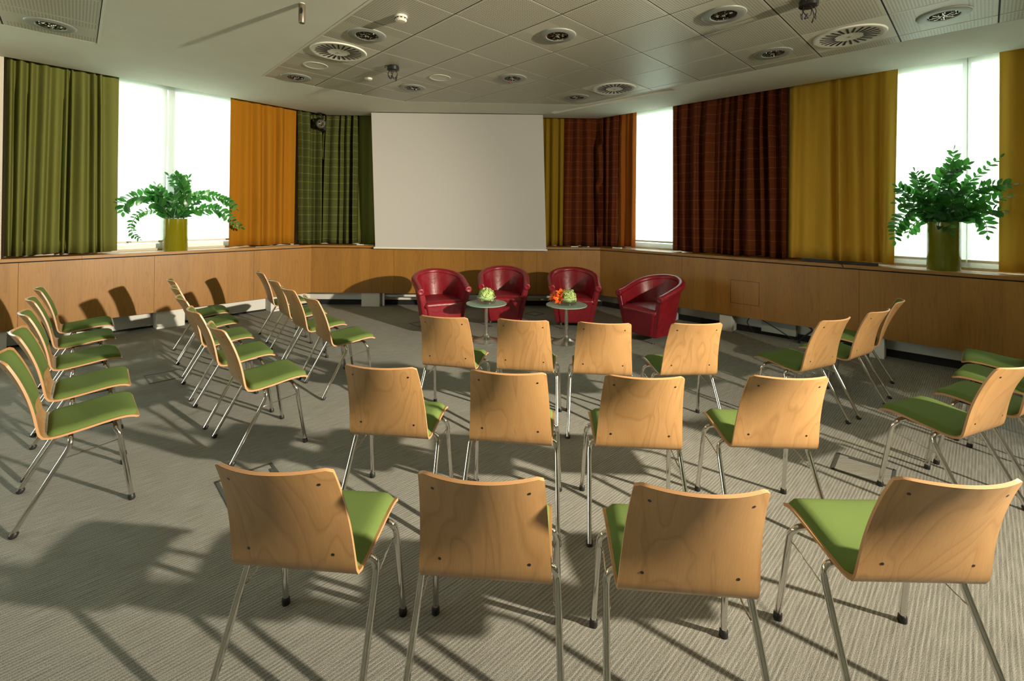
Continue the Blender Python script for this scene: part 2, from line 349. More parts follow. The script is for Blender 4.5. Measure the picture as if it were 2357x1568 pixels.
# ------------------------------------------------------------------ room frame
ANG = [math.radians(50.004), math.radians(0.739), math.radians(-44.646)]
def dirn(k): return Vector((math.cos(ANG[k]), math.sin(ANG[k])))
def nrm(k): return Vector((-math.sin(ANG[k]), math.cos(ANG[k])))
def wp(k, s, o, z=None):
    p = dirn(k) * s + nrm(k) * o
    return (p.x, p.y) if z is None else (p.x, p.y, z)
def corner(k1, o1, k2, o2):
    n1, n2 = nrm(k1), nrm(k2); det = n1.x * n2.y - n1.y * n2.x
    return ((o1 * n2.y - o2 * n1.y) / det, (n1.x * o2 - n2.x * o1) / det)
def sof(k, p): return dirn(k).dot(Vector(p))
HC = 3.3935
OP = [7.79, 8.00, 6.80]          # face of the timber panelling
OW = [8.15, 8.40, 7.25]          # window plane
OC = [7.824, 8.234, 6.96]        # edge of the ceiling
LEND, REND = -2.6, 2.9           # where the left and right walls stop
def quadp(k, s0, s1, o0, o1): return [wp(k, s0, o0), wp(k, s1, o0), wp(k, s1, o1), wp(k, s0, o1)]

# floor
rear = [(7.8, -5.0), (-7.6, -5.0)]
plan = [wp(0, LEND, OW[0] + .2), corner(0, OW[0] + .2, 1, OW[1] + .2), corner(1, OW[1] + .2, 2, OW[2] + .2), wp(2, REND, OW[2] + .2)] + rear
fl = struct(MB().prism(plan, -0.1, 0.0).build('floor', 'carpet'))

# walls: solid piers at the window plane, openings left for the three windows
def wall(name, k, s0, s1, openings, zsill=1.10):
    mb = MB(); o0, o1 = OW[k], OW[k] + 0.2
    cur = s0
    for (a, b) in openings:
        mb.prism(quadp(k, cur, a, o0, o1), 0, 3.62); mb.prism(quadp(k, a, b, o0, o1), 0, zsill); mb.prism(quadp(k, a, b, o0, o1), 3.50, 3.62); cur = b
    mb.prism(quadp(k, cur, s1, o0, o1), 0, 3.62)
    return struct(mb.build(name, 'cream_wall'))
cLC = corner(0, OW[0], 1, OW[1]); cCR = corner(1, OW[1], 2, OW[2])
W_L = wall('wall_left', 0, LEND, sof(0, cLC) + .1, [(-1.7, -0.45), (1.18, 2.92)])
W_C = wall('wall_back', 1, sof(1, cLC), sof(1, cCR), [])
W_R = wall('wall_right', 2, sof(2, cCR) - .1, REND, [(-4.22, -3.20), (-0.85, 0.75), (1.5, 2.6)])
MB().prism(quadp(0, -.42, .245, 7.845, OW[0]), 1.0, 3.60).build('wall_pier', 'cream_wall', W_L)
pR = wp(2, REND, OW[2]); pL = wp(0, LEND, OW[0])
def seg(mb, a, b, z0, z1, t=0.15):
    d = Vector((b[0] - a[0], b[1] - a[1])).normalized(); n = Vector((-d.y, d.x)) * t
    return mb.prism([a, b, (b[0] + n.x, b[1] + n.y), (a[0] + n.x, a[1] + n.y)], z0, z1)
# rear of the room, behind the camera
mb = MB()
for a, b, ops in (((7.8, -5.0), pR, []), ((-7.6, -5.0), (7.8, -5.0), []), (pL, (-7.6, -5.0), [(2.0, 4.0)])):
    L = math.dist(a, b); d = ((b[0] - a[0]) / L, (b[1] - a[1]) / L); P = lambda t: (a[0] + d[0] * t, a[1] + d[1] * t); cur = 0
    for (u, w) in ops:
        seg(mb, P(cur), P(u), 0, 3.62, -0.15); seg(mb, P(u), P(w), 0, 1.1, -0.15); seg(mb, P(u), P(w), 3.3, 3.62, -0.15); cur = w
    seg(mb, P(cur), P(L), 0, 3.62, -0.15)
struct(mb.build('wall_rear', 'cream_wall'))

# windows: frame, mullions, panes
def window(name, k, s0, s1, mull):
    o = OW[k] + 0.06; z0, z1 = 1.10, 3.50; mb = MB()
    for s in [s0, s1] + mull: mb.prism(quadp(k, s - .035, s + .035, o, o + .08), z0, z1)
    mb.prism(quadp(k, s0, s1, o, o + .08), z0, z0 + .07); mb.prism(quadp(k, s0, s1, o, o + .08), z1 - .07, z1)
    w = struct(mb.build(name, 'white_paint'))
    ss = [s0] + mull + [s1]
    for a, b in zip(ss, ss[1:]): MB().prism(quadp(k, a + .03, b - .03, o + .035, o + .041), z0 + .06, z1 - .06).build('pane', 'window_glass', w)
    return w
window('window_1', 0, 1.18, 2.92, [1.83, 1.93]); window('window_2', 2, -4.22, -3.20, []); window('window_3', 2, -0.85, 0.75, [-.62, 0.03])
window('window_4', 0, -1.7, -.45, []); window('window_5', 2, 1.5, 2.6, [])

# panelling, ledge, plinths and shadow gap belong to their wall
def strip(k, s0, s1, o0, o1, m0=None, m1=None):
    """plan quad along wall k, mitred at a corner where m0 / m1 name the neighbour wall (with the same two offsets there)"""
    a0, a1 = wp(k, s0, o0), wp(k, s0, o1); b0, b1 = wp(k, s1, o0), wp(k, s1, o1)
    if m0 is not None: a0, a1 = corner(m0[0], m0[1], k, o0), corner(m0[0], m0[2], k, o1)
    if m1 is not None: b0, b1 = corner(k, o0, m1[0], m1[1]), corner(k, o1, m1[0], m1[2])
    return [a0, b0, b1, a1]
def uvbox(o, k):
    me = o.data; l = me.uv_layers.new(name='UVMap'); d = dirn(k); off = random.random() * 3
    for lp in me.loops:
        v = me.vertices[lp.vertex_index].co; l.data[lp.index].uv = (d.x * v.x + d.y * v.y + off * 0, v.z)
cs0 = sof(0, corner(0, OP[0], 1, OP[1])); cs1 = (sof(1, corner(0, OP[0], 1, OP[1])), sof(1, corner(1, OP[1], 2, OP[2]))); cs2 = sof(2, corner(1, OP[1], 2, OP[2]))
SEAMS = [[LEND, -0.9, 0.38, 1.652, 2.924, cs0], [cs1[0], -1.95, -0.70, 0.548, cs1[1]], [cs2, -3.05, -0.874, 1.3, REND]]
WALLS = [W_L, W_C, W_R]; g = 0.0015
for k in range(3):
    for i, (a, b) in enumerate(zip(SEAMS[k], SEAMS[k][1:])):
        m0 = m1 = None
        if k == 1 and i == 0: m0 = (0, OP[0], OP[0] + .022)
        if k == 2 and i == 0: m0 = (1, OP[1], OP[1] + .022)
        if k == 0 and b == cs0: m1 = (1, OP[1], OP[1] + .022)
        if k == 1 and b == cs1[1]: m1 = (2, OP[2], OP[2] + .022)
        o = MB().prism(strip(k, a + g, b - g, OP[k], OP[k] + .022, m0, m1), 0.243, 1.021).build('wood_panel', 'veneer', WALLS[k]); uvbox(o, k)
LEDGE = [[LEND, 0.917, cs0], cs1, [cs2, -3.125, -1.83, REND]]
for k in range(3):
    L_ = list(LEDGE[k])
    for i, (a, b) in enumerate(zip(L_, L_[1:])):
        m0 = m1 = None
        if k == 1: m0 = (0, OP[0] - .006, OW[0]); m1 = (2, OP[2] - .006, OW[2])
        if k == 2 and i == 0: m0 = (1, OP[1] - .006, OW[1])
        if k == 0 and b == cs0: m1 = (1, OP[1] - .006, OW[1])
        o = MB().prism(strip(k, a + .001, b - .001, OP[k] - .006, OW[k], m0, m1), 1.035, 1.072).build('ledge_board', 'veneer', WALLS[k])
        me = o.data; l = me.uv_layers.new(name='UVMap'); d = dirn(k); n = nrm(k)
        for lp in me.loops:
            v = me.vertices[lp.vertex_index].co; l.data[lp.index].uv = ((n.x * v.x + n.y * v.y) + 0.2 * v.z, d.x * v.x + d.y * v.y)
    # dark shadow gap behind the ledge joint, recessed back and black skirting
    m0 = {1: (0, OP[0] + .024, OP[0] + .03), 2: (1, OP[1] + .024, OP[1] + .03)}.get(k); m1 = {0: (1, OP[1] + .024, OP[1] + .03), 1: (2, OP[2] + .024, OP[2] + .03)}.get(k)
    MB().prism(strip(k, L_[0], L_[-1], OP[k] + .024, OP[k] + .03, m0, m1), 0.26, 1.034).build('backing_board', 'dark_gap', WALLS[k])
    e = .24
    m0 = {1: (0, OP[0] + e, OP[0] + e + .02), 2: (1, OP[1] + e, OP[1] + e + .02)}.get(k); m1 = {0: (1, OP[1] + e, OP[1] + e + .02), 1: (2, OP[2] + e, OP[2] + e + .02)}.get(k)
    MB().prism(strip(k, L_[0], L_[-1], OP[k] + e, OP[k] + e + .02, m0, m1), 0.0, 0.5).build('recess_panel', 'white_paint', WALLS[k])
    e = .22
    m0 = {1: (0, OP[0] + e, OP[0] + e + .02), 2: (1, OP[1] + e, OP[1] + e + .02)}.get(k); m1 = {0: (1, OP[1] + e, OP[1] + e + .02), 1: (2, OP[2] + e, OP[2] + e + .02)}.get(k)
    MB().prism(strip(k, L_[0], L_[-1], OP[k] + e, OP[k] + e + .02, m0, m1), 0.0, 0.025 if k == 0 else 0.085).build('baseboard', 'dark_gap', WALLS[k])
# plinth blocks
for k, a, b in ((0, 1.69, 2.02), (0, 0.02, 0.3), (0, 3.2, 3.5), (1, -2.52, -2.20), (1, 1.1, 1.4), (2, -2.50, -2.33), (2, -0.78, -0.64), (2, -3.45, -3.2), (2, .9, 1.1)):
    MB().prism(quadp(k, a, b, OP[k] + .03, OP[k] + .23), 0.0, 0.30).build('plinth', 'white_paint', WALLS[k], bevel=.004)
# white foot strut by the back plinth
mb = MB(); p0 = wp(1, -2.10, OP[1] + .06); 
mb.box((p0[0] - .04, p0[1], .13), (.035, .03, .24)); mb.box((p0[0] + .28, p0[1] + .04, .185), (.62, .03, .03)); mb.build('support_rail', 'white_paint', W_C)
mb = MB(); p0 = wp(1, -.2, OP[1] + .1); mb.box((p0[0], p0[1], .185), (3.4, .03, .035)); mb.build('support_rail', 'white_paint', W_C)
# service hatch in the right-hand panelling
o = MB().prism(quadp(2, -2.335, -1.970, OP[2] - .004, OP[2] + .006), 0.427, 0.745).build('access_panel', 'veneer', W_R, bevel=.002); uvbox(o, 2)
mb = MB()
for (a, b, z0, z1) in ((-2.339, -2.335, .423, .749), (-1.970, -1.966, .423, .749), (-2.339, -1.966, .423, .427), (-2.339, -1.966, .745, .749)): mb.prism(quadp(2, a, b, OP[2] - .0015, OP[2] + .002), z0, z1)
mb.build('access_gap', 'dark_gap', W_R)
# pale ventilation strips let into the ledges
for k, a, b in ((0, 1.3, 2.75), (2, -.66, .25), (2, -4.2, -3.5), (0, 3.0, 3.7), (1, -2.7, -2.35)):
    MB().prism(quadp(k, a, b, OP[k] + .14, OP[k] + .17), 1.070, 1.075).build('vent_strip', 'white_metal', WALLS[k])

# ------------------------------------------------------------------ ceiling
G0 = Vector((-0.5175, 3.9852)); GA = math.radians(43.857); TS = 0.66
E1 = Vector((math.cos(GA), math.sin(GA))); E2 = Vector((-math.sin(GA), math.cos(GA)))
def gp(i, j): q = G0 + E1 * (i * TS) + E2 * (j * TS); return (q.x, q.y)
REG = [gp(-1, 4.92), gp(0.55, 4.90), (-1.712, 7.140), (1.058, 7.235), (5.6, 2.80), gp(-1, -2.4)]
gl = Vector((-4.367, 4.77))
def gq(i, j): q = gl + E1 * (i * TS) + E2 * (j * TS); return (q.x, q.y)
REGL = [gq(0, 0), gq(0, -2.6), gq(-3, -2.6), gq(-3, 0)]
outline = [wp(0, LEND, OC[0]), corner(0, OC[0], 1, OC[1]), corner(1, OC[1], 2, OC[2]), wp(2, REND, OC[2])] + rear
gr = [(0.647, 7.778), (0.72, 7.90), (2.274, 6.347), (2.135, 6.243)]      # recessed slot in the plaster
def cap_with_holes(outer, holes, z):
    bm = bmesh.new()
    for loop in [outer] + holes:
        vs = [bm.verts.new((p[0], p[1], z)) for p in loop]
        for i in range(len(vs)): bm.edges.new((vs[i], vs[(i + 1) % len(vs)]))
    bmesh.ops.triangle_fill(bm, use_beauty=True, use_dissolve=False, edges=bm.edges[:], normal=(0, 0, -1))
    bm.verts.ensure_lookup_table(); v = [tuple(q.co) for q in bm.verts]; f = [tuple(q.index for q in fc.verts) for fc in bm.faces]; bm.free(); return v, f
mb = MB(); v, f = cap_with_holes(outline, [REG, REGL, gr], HC); mb.add(v, f)
def skirt(mb, poly, z0, z1, shrink=0.0):
    n = len(poly); c = (sum(p[0] for p in poly) / n, sum(p[1] for p in poly) / n)
    top = [(p[0] + (c[0] - p[0]) * shrink, p[1] + (c[1] - p[1]) * shrink) for p in poly]
    mb.add([(p[0], p[1], z0) for p in poly] + [(p[0], p[1], z1) for p in top], [(i, (i + 1) % n, n + (i + 1) % n, n + i) for i in range(n)])
    return top
skirt(mb, outline, HC, HC + .26); skirt(mb, REG, HC, HC + .05); skirt(mb, REGL, HC, HC + .05)
t = skirt(mb, gr, HC, HC + .03, 0.06); mb.add([(p[0], p[1], HC + .03) for p in t], [(0, 1, 2, 3)])
ceil = struct(mb.build('ceiling', 'ceiling_plaster'))
mb = MB(); big = [wp(0, LEND, OW[0] + .2), corner(0, OW[0] + .2, 1, OW[1] + .2), corner(1, OW[1] + .2, 2, OW[2] + .2), wp(2, REND, OW[2] + .2)] + rear
mb.prism(big, 3.62, 3.7); mb.build('roof_slab', 'ceiling_plaster', ceil)
for R_ in (REG, REGL): MB().prism(R_, HC + .005, HC + .04).build('grid_void', 'dark_gap', ceil)
def clip(poly, reg):
    a = sum(reg[i][0] * reg[(i + 1) % len(reg)][1] - reg[(i + 1) % len(reg)][0] * reg[i][1] for i in range(len(reg)))
    if a < 0: reg = reg[::-1]
    for i in range(len(reg)):
        ax, ay = reg[i]; bx, by = reg[(i + 1) % len(reg)]; out = []
        sd = lambda p: (bx - ax) * (p[1] - ay) - (by - ay) * (p[0] - ax)
        for q in range(len(poly)):
            p0, p1 = poly[q - 1], poly[q]; s0, s1 = sd(p0), sd(p1)
            if (s0 >= 0) != (s1 >= 0): t = s0 / (s0 - s1); out.append((p0[0] + (p1[0] - p0[0]) * t, p0[1] + (p1[1] - p0[1]) * t))
            if s1 >= 0: out.append(p1)
        poly = out
        if not poly: return []
    return poly
DL = [(-1, 1), (-1, 4), (1, 3), (1, -1), (2, 2), (4, 3), (3, -3), (4, -1), (4, -3), (5, -2)]
DL_M = {}
def tiles(G, reg, rng, special):
    for (i, j) in rng:
        gap = 0.0095; sq = [G(i + gap, j + gap), G(i + 1 - gap, j + gap), G(i + 1 - gap, j + 1 - gap), G(i + gap, j + 1 - gap)]
        pl = clip(sq, reg)
        if len(pl) < 3: continue
        ar = abs(sum(pl[q - 1][0] * pl[q][1] - pl[q][0] * pl[q - 1][1] for q in range(len(pl)))) / 2
        if ar < 0.004: continue
        m = special.get((i, j), 'tile_perforated'); mb = MB().prism(pl, HC + .001, HC + .014); o = mb.build('ceiling_tile', m, ceil)
        me = o.data; l = me.uv_layers.new(name='UVMap'); p0 = Vector(sq[0])
        for lp in me.loops:
            v = me.vertices[lp.vertex_index].co; d = Vector((v.x - p0.x, v.y - p0.y)) / TS; l.data[lp.index].uv = (d.dot(E1), d.dot(E2))
lights_at = []; spec = {}
def cell(x, y): d = (Vector((x, y)) - G0) / TS; return math.floor(d.dot(E1)), math.floor(d.dot(E2))
DLS = [((-1.45, 4.502), 'beside the smoke detector'), ((-2.82, 5.893), 'nearest the left curtain wall, at the tip of the tiled field'), ((-1.407, 6.35), 'next to the bracket with loose cables'),
       ((0.42, 4.476), 'in the middle of the tiled field'), ((-0.003, 5.931), 'with a red mark on its ring'), ((1.809, 4.042), 'nearest the black bracket at the upper edge'),
       ((0.955, 6.907), 'above the right edge of the screen'), ((2.79, 5.033), 'above the plaid curtain, by the large air diffuser'), ((3.72, 4.155), 'over the window with the tall plant')]
DFS = [((-1.914, 4.937), 'between two downlights, left side of the tiled field'), ((1.398, 6.38), 'nearest the slot above the right curtains'), ((3.248, 4.571), 'along the edge above the yellow curtain')]
SPK = [((-2.346, 5.381), 'nearest the plaster edge'), ((-0.938, 5.867), 'in the tile in front of the screen')]
for (q, _) in DLS: spec[cell(*q)] = 'tile_banded'
for (q, _) in SPK: spec[cell(*q)] = 'tile_banded'
for (q, _) in DFS: spec[cell(*q)] = 'tile_plain'
tiles(gp, REG, [(i, j) for i in range(-1, 7) for j in range(-9, 6)], spec)
tiles(gq, REGL, [(i, j) for i in range(-3, 0) for j in range(-3, 0)], {(-1, -1): 'tile_banded'})
# aluminium edge trim of the two tiled fields
mb = MB()
for a, b in ((REGL[0], REGL[1]), (REG[0], REG[5])):
    d = Vector((b[0] - a[0], b[1] - a[1])).normalized(); n = Vector((-d.y, d.x)) * .022
    mb.prism([a, b, (b[0] + n.x, b[1] + n.y), (a[0] + n.x, a[1] + n.y)], HC - .003, HC + .02)
mb.build('edge_trim', 'white_metal', ceil)

def snap(x, y): i, j = cell(x, y); return gp(i + .5, j + .5)
def downlight(x, y, label, red=False):
    t = thing('ceiling_downlight', label, 'light', (x, y, HC), GA, 'recessed ceiling downlights')
    MB().lathe([(.105, .004), (.105, -.008), (.112, -.013), (.165, -.013), (.178, -.008), (.182, .0)], 40, cap=False).build('ring', 'grey_ring', t, True, 35)
    MB().lathe([(.111, -.0015), (.0001, -.0005)], 32, cap=False).build('reflector', 'dark_reflector', t)
    rnd = random.Random(int(x * 100)); fm = MB()
    for q in range(26):
        a, rr = rnd.uniform(0, 6.28), .1 * math.sqrt(rnd.uniform(.05, 1)); c = Vector((rr * math.cos(a), rr * math.sin(a), -.007))
        m = Vector((rnd.uniform(-.9, .9), rnd.uniform(-.9, .9), -1)).to_track_quat('Z', 'Y').to_matrix(); e = rnd.uniform(.006, .013)
        fm.add([c + m @ Vector(p) for p in ((-e, -e * .5, 0), (e, -e * .5, 0), (e, e * .5, 0), (-e, e * .5, 0))], [(0, 1, 2, 3)])
    fm.build('reflector_facets', 'mirror', t)
    mb = MB()
    for a in range(8): mb.box((.055 * math.cos(a * PI / 4), .055 * math.sin(a * PI / 4), -.004), (.075, .0025, .022), a * PI / 4)
    mb.lathe([(.045, -.012), (.045, .010)], 20, cap=False); mb.lathe([(.085, -.012), (.085, .004)], 24, cap=False); mb.build('louvre', 'mirror', t)
    MB().tube([(-.02, .0, -.008), (.02, 0, -.008)], .012, 8).build('lamp_bulb', 'chrome', t, True)
    if red: MB().box((.075, .13, -.021), (.05, .022, .006), 1.0).build('red_mark', 'red_mark', t)
    return t
for i, (q, lb) in enumerate(DLS):
    x, y = snap(*q); downlight(x, y, 'round ceiling downlight, ' + lb, 'red mark' in lb)
downlight(*gq(-.5, -.5), 'round ceiling downlight with grey ring in the separate small tiled field')
for q, lb in DFS:
    x, y = snap(*q); t = thing('air_diffuser', 'round white swirl air diffuser, ' + lb, 'vent', (x, y, HC), GA, 'ceiling air diffusers')
    MB().lathe([(.0001, -.008), (.245, -.008), (.262, -.014), (.285, -.012), (.292, .0)], 48, cap=False).build('plate', 'white_metal', t, True, 30)
    mb = MB()
    for a in range(24):
        w = a * PI / 12; r0, r1 = (.115, .235) if a % 6 else (.105, .235)
        c = (r0 + r1) / 2; off = .018; mb.box((c * math.cos(w) - off * math.sin(w), c * math.sin(w) + off * math.cos(w), -.0090), (r1 - r0, .018, .003), w + .08)
    mb.build('slot', 'dark_gap', t)
    MB().lathe([(.012, -.010), (.012, -.013), (.0001, -.0135)], 12, cap=False).build('screw', 'grey_ring', t)
for q, lb in SPK:
    x, y = snap(*q); t = thing('ceiling_speaker', 'flat round ceiling loudspeaker ' + lb, 'speaker', (x, y, HC), GA, 'ceiling loudspeakers')
    MB().lathe([(.108, -.003), (.112, -.006), (.135, -.005), (.14, .0)], 36, cap=False).build('rim', 'tile_plain', t, True, 40)
    MB().lathe([(.0001, -.003), (.109, -.003)], 36, cap=False).build('grille', 'tile_plain', t)
t = thing('smoke_detector', 'cream smoke detector on a perforated ceiling tile', 'detector', (-1.002, 4.036, HC))
MB().lathe([(.055, .0), (.058, -.018), (.054, -.02)], 28, cap=False).build('base', 'white_metal', t, True, 30)
MB().lathe([(.050, -.02), (.052, -.034), (.042, -.05), (.0001, -.052)], 28, cap=False).build('head', 'cream_wall', t, True, 30)
mb = MB()
for a in range(10): mb.box((.052 * math.cos(a * PI / 5), .052 * math.sin(a * PI / 5), -.027), (.004, .018, .008), a * PI / 5)
mb.build('inlet_slots', 'dark_gap', t)
t = thing('motion_sensor', 'small white sensor on the ceiling below the cable bracket', 'sensor', (-1.883, 5.918, HC), .5)
MB().lathe([(.05, 0), (.045, -.016), (.02, -.024)], 16).build('body', 'white_metal', t, True, 30); MB().lathe([(.012, -.022), (.01, -.034), (.0001, -.036)], 10, cap=False).build('eye', 'black_metal', t)
def bracket(x, y, label):
    t = thing('ceiling_bracket', label, 'bracket', (x, y, HC), .4, 'black ceiling brackets')
    MB().lathe([(.062, .0), (.07, -.01), (.07, -.05), (.05, -.058)], 24).build('canopy', 'black_metal', t, True, 30)
    mb = MB()
    for k in range(5):
        a = k * 1.3; p = [(.035 * math.cos(a), .035 * math.sin(a), -.05), (.06 * math.cos(a + .4), .05 * math.sin(a + .4), -.10), (.03 * math.cos(a + 1.2), .05 * math.sin(a + 1), -.135 - .012 * k), (.055 * math.cos(a + 1.8), .03 * math.sin(a), -.11)]
        mb.tube(crom(p, 8), .0045, 6)
    mb.build('cable_ends', 'black_rubber', t, True)
    MB().tube([(-.06, -.02, -.01), (-.1, -.04, -.02), (-.095, -.04, -.045)], .006, 6).build('clip', 'black_metal', t, True)
bracket(-1.431, 5.416, 'black ceiling bracket with loose cables near the speakers')
bracket(2.37, 3.66, 'black ceiling bracket cut by the upper edge, between two downlights')
t = thing('pendant_sensor', 'bronze cylinder hanging from the plaster ceiling, dark oval in its side', 'sensor', (-1.775, 3.81, HC))
MB().lathe([(.022, .0), (.022, -.006)], 16).build('rose', 'white_metal', t); MB().lathe([(.024, -.006), (.0265, -.010), (.0265, -.155), (.022, -.165)], 24).build('body', 'bronze', t, True, 40)
o = MB().lathe([(.014, -.003), (.014, .003)], 16).build('lens', 'black_metal', t, loc=(.006, -.026, -.07), rot=(PI / 2, 0, .25)); o.scale = (.8, 1.9, 1)
t = thing('spotlight', 'small black spotlight on a yoke under the ceiling, before the green plaid curtain', 'light', (-3.40, 8.02, HC), .2)
mb = MB(); mb.tube(crom([(-.1, 0, -.16), (-.11, 0, -.05), (-.06, 0, -.015), (.06, 0, -.015), (.11, 0, -.05), (.1, 0, -.16)], 20), .008, 6); mb.box((0, 0, -.007), (.06, .06, .014)); mb.build('yoke', 'black_metal', t, True, 40)
o = MB().lathe([(.06, -.10), (.085, -.02), (.085, .09), (.07, .09)], 24, cap=False).build('housing', 'black_metal', t, True, 40, loc=(0, 0, -.17), rot=(1.95, 0, .5))
MB().lathe([(.074, .085), (.05, .05), (.02, .02), (.0001, .015)], 20, cap=False).build('reflector', 'mirror', o)
MB().lathe([(.03, -.1), (.03, .0)], 14).build('transformer', 'black_metal', t, True, 40, loc=(.09, -.02, -.27), rot=(1.4, 0, .4))

# ------------------------------------------------------------------ curtains and blinds
def curtain(path, z0, z1, folds, amp, m, label, group=None, seed=1, flare=0.0, name='curtain'):
    """path: plan points the curtain follows (a straight or kinked line); folds along it"""
    rnd = random.Random(seed); P = [Vector(p) for p in path]; Ls = [0]
    for a, b in zip(P, P[1:]): Ls.append(Ls[-1] + (b - a).length)
    L = Ls[-1]; nu = max(24, int(folds * 14)); nv = 14
    fp = [0]; 
    while fp[-1] < L: fp.append(fp[-1] + L / folds * rnd.uniform(.4, 1.7))
    sc_ = L / fp[-1]; fp = [q * sc_ for q in fp]; am = [rnd.uniform(.35, 1.35) for _ in fp]; sh = [rnd.uniform(.35, .65) for _ in fp]
    verts = []; uv = []; arc = [0] * (nv + 1)
    def at(s):
        s = min(max(s, 0), L)
        for i in range(len(P) - 1):
            if s <= Ls[i + 1] or i == len(P) - 2:
                d = (P[i + 1] - P[i]).normalized(); q = P[i] + d * (s - Ls[i]); n = Vector((d.y, -d.x))
                return q, n
    prof = []
    for i in range(nu + 1):
        s = L * i / nu; j = 0
        while j < len(fp) - 2 and s > fp[j + 1]: j += 1
        t = (s - fp[j]) / max(1e-6, fp[j + 1] - fp[j]); t = min(max(t, 0), 1)
        tt = t / (2 * sh[j]) if t < sh[j] else .5 + (t - sh[j]) / (2 * (1 - sh[j]))
        prof.append((s, am[j] * (.5 - .5 * math.cos(2 * PI * tt)) ** .8))
    last = 0
    for i, (s, a) in enumerate(prof):
        if i: last += math.hypot(prof[i][0] - prof[i - 1][0], amp * (prof[i][1] - prof[i - 1][1]))
        for jv in range(nv + 1):
            w = jv / nv; z = z1 + (z0 - z1) * w
            drift = flare * math.sin(s * 5.1 + seed) * w * .03
            q, n = at(s + drift)
            k = (.55 + .45 * min(1, w * 4)) * (1 + .12 * math.sin(w * 5 + s * 9))
            q = q + n * (amp * a * k); verts.append((q.x, q.y, z + (.008 * math.sin(s * 11 + seed) * (w > .95)))); uv.append((last * 1.0, z))
    n1 = nv + 1; faces = [(i * n1 + j, i * n1 + j + 1, (i + 1) * n1 + j + 1, (i + 1) * n1 + j) for i in range(nu) for j in range(nv)]
    me = mesh(name, verts, faces, m, True, uv=uv); o = link(name, me)
    sm = o.modifiers.new('cloth_thickness', 'SOLIDIFY'); sm.thickness = .003; sm.offset = -1
    return tag(o, label, 'curtain', group)
ZB, ZT = 1.085, 3.56
ocL, ocC, ocR = 8.0, 8.37, 7.12
kLC = corner(0, ocL, 1, ocC); kCR = corner(1, ocC, 2, ocR)
curtain([wp(0, .27, ocL), wp(0, 1.285, ocL)], 1.10, ZT, 9.5, .13, 'curtain_green', 'plain olive green curtain beside the window with the arching plant', seed=3, flare=1.2)
curtain([wp(0, 2.63, ocL), wp(0, 3.66, ocL)], 1.095, ZT, 7, .07, 'curtain_orange', 'plain orange curtain between the plant window and the green plaid curtain', seed=5, flare=.6)
curtain([wp(0, 3.66, ocL - .02), kLC, wp(1, -2.71, ocC)], 1.085, ZT, 10, .14, 'plaid_green', 'dark green plaid curtain in the corner behind the spotlight', seed=8, flare=1.4)
curtain([wp(1, -2.71, ocC), wp(1, -2.32, ocC)], 1.085, ZT, 2.5, .06, 'curtain_green', 'narrow plain green curtain tucked beside the projection screen', seed=2)
curtain([wp(1, .55, ocC), wp(1, 1.055, ocC)], 1.08, ZT, 2.6, .06, 'curtain_yellow_shaded', 'narrow mustard curtain showing beside the projection screen', seed=4)
curtain([wp(1, 1.05, ocC), kCR, wp(2, -4.35, ocR)], 1.08, ZT, 6.5, .14, 'plaid_red', 'rust red plaid curtain folded in the corner behind the armchairs', seed=11, flare=1.2)
curtain([wp(2, -4.35, ocR), wp(2, -4.02, ocR)], 1.09, ZT, 3.4, .09, 'curtain_rust', 'plain rust orange curtain edging the narrow window', seed=6, flare=.5)
curtain([wp(2, -3.37, ocR), wp(2, -1.715, ocR)], 1.085, ZT, 11, .145, 'plaid_red', 'wide rust red plaid curtain hanging next to the mustard curtain', seed=13, flare=1.6)
curtain([wp(2, -1.695, ocR), wp(2, -.555, ocR)], 1.10, ZT, 8, .13, 'curtain_yellow', 'wide mustard yellow curtain between plaid curtain and plant window', seed=17, flare=1.2)
curtain([wp(2, .275, ocR), wp(2, 1.4, ocR)], 1.085, ZT, 6, .10, 'curtain_yellow', 'mustard curtain past the tall plant, cut by the picture edge', seed=19, flare=.6)
def blind(k, s0, s1, z0, label):
    t = thing('roller_blind', label, 'blind', wp(k, (s0 + s1) / 2, OW[k] - .02, z0), ANG[k], 'white roller blinds')
    w = (s1 - s0) / 2
    MB().add([(-w, 0, 0), (w, 0, 0), (w, 0, 3.56 - z0), (-w, 0, 3.56 - z0)], [(0, 1, 2, 3)]).build('blind_cloth', 'blind_fabric', t)
    MB().box((0, 0, -.008), (2 * w, .02, .03)).build('bottom_bar', 'white_paint', t, bevel=.003)
blind(0, 1.20, 2.86, 1.21, 'white roller blind down over the window behind the arching plant')
blind(2, -4.2, -3.24, 1.21, 'white roller blind in the narrow window between rust curtains')
blind(2, -.80, .03, 1.18, 'white roller blind behind the tall plant, left of the mullion')
blind(2, .04, .72, 1.18, 'white roller blind behind the tall plant, right of the mullion')

# projection screen, hanging a touch out of plumb
SO = 7.93
def scr(s, z, o=SO): return wp(1, s, o, z)
t = thing('projection_screen', 'large white projection screen lowered in front of the back curtains', 'screen', scr(-.83, 1.04))
inv = Vector(scr(-.83, 1.04))
def rel(p): return tuple(Vector(p) - inv)
A, B, Cc, D = (-2.26, 1.055), (.705, 1.040), (.625, 3.38), (-2.355, 3.38)
mb = MB(); mb.add([rel(scr(*q)) for q in (A, B, Cc, D)] + [rel(scr(*q, SO + .004)) for q in (A, B, Cc, D)], [(0, 1, 2, 3), (7, 6, 5, 4), (0, 4, 5, 1), (1, 5, 6, 2), (2, 6, 7, 3), (3, 7, 4, 0)]); mb.build('screen_cloth', 'screen_white', t)
A2, B2 = (-2.262, 1.022), (.707, 1.005)
pts = [(-2.285, 1.025), (.725, 1.010), (.725, 1.040), (-2.285, 1.055)]
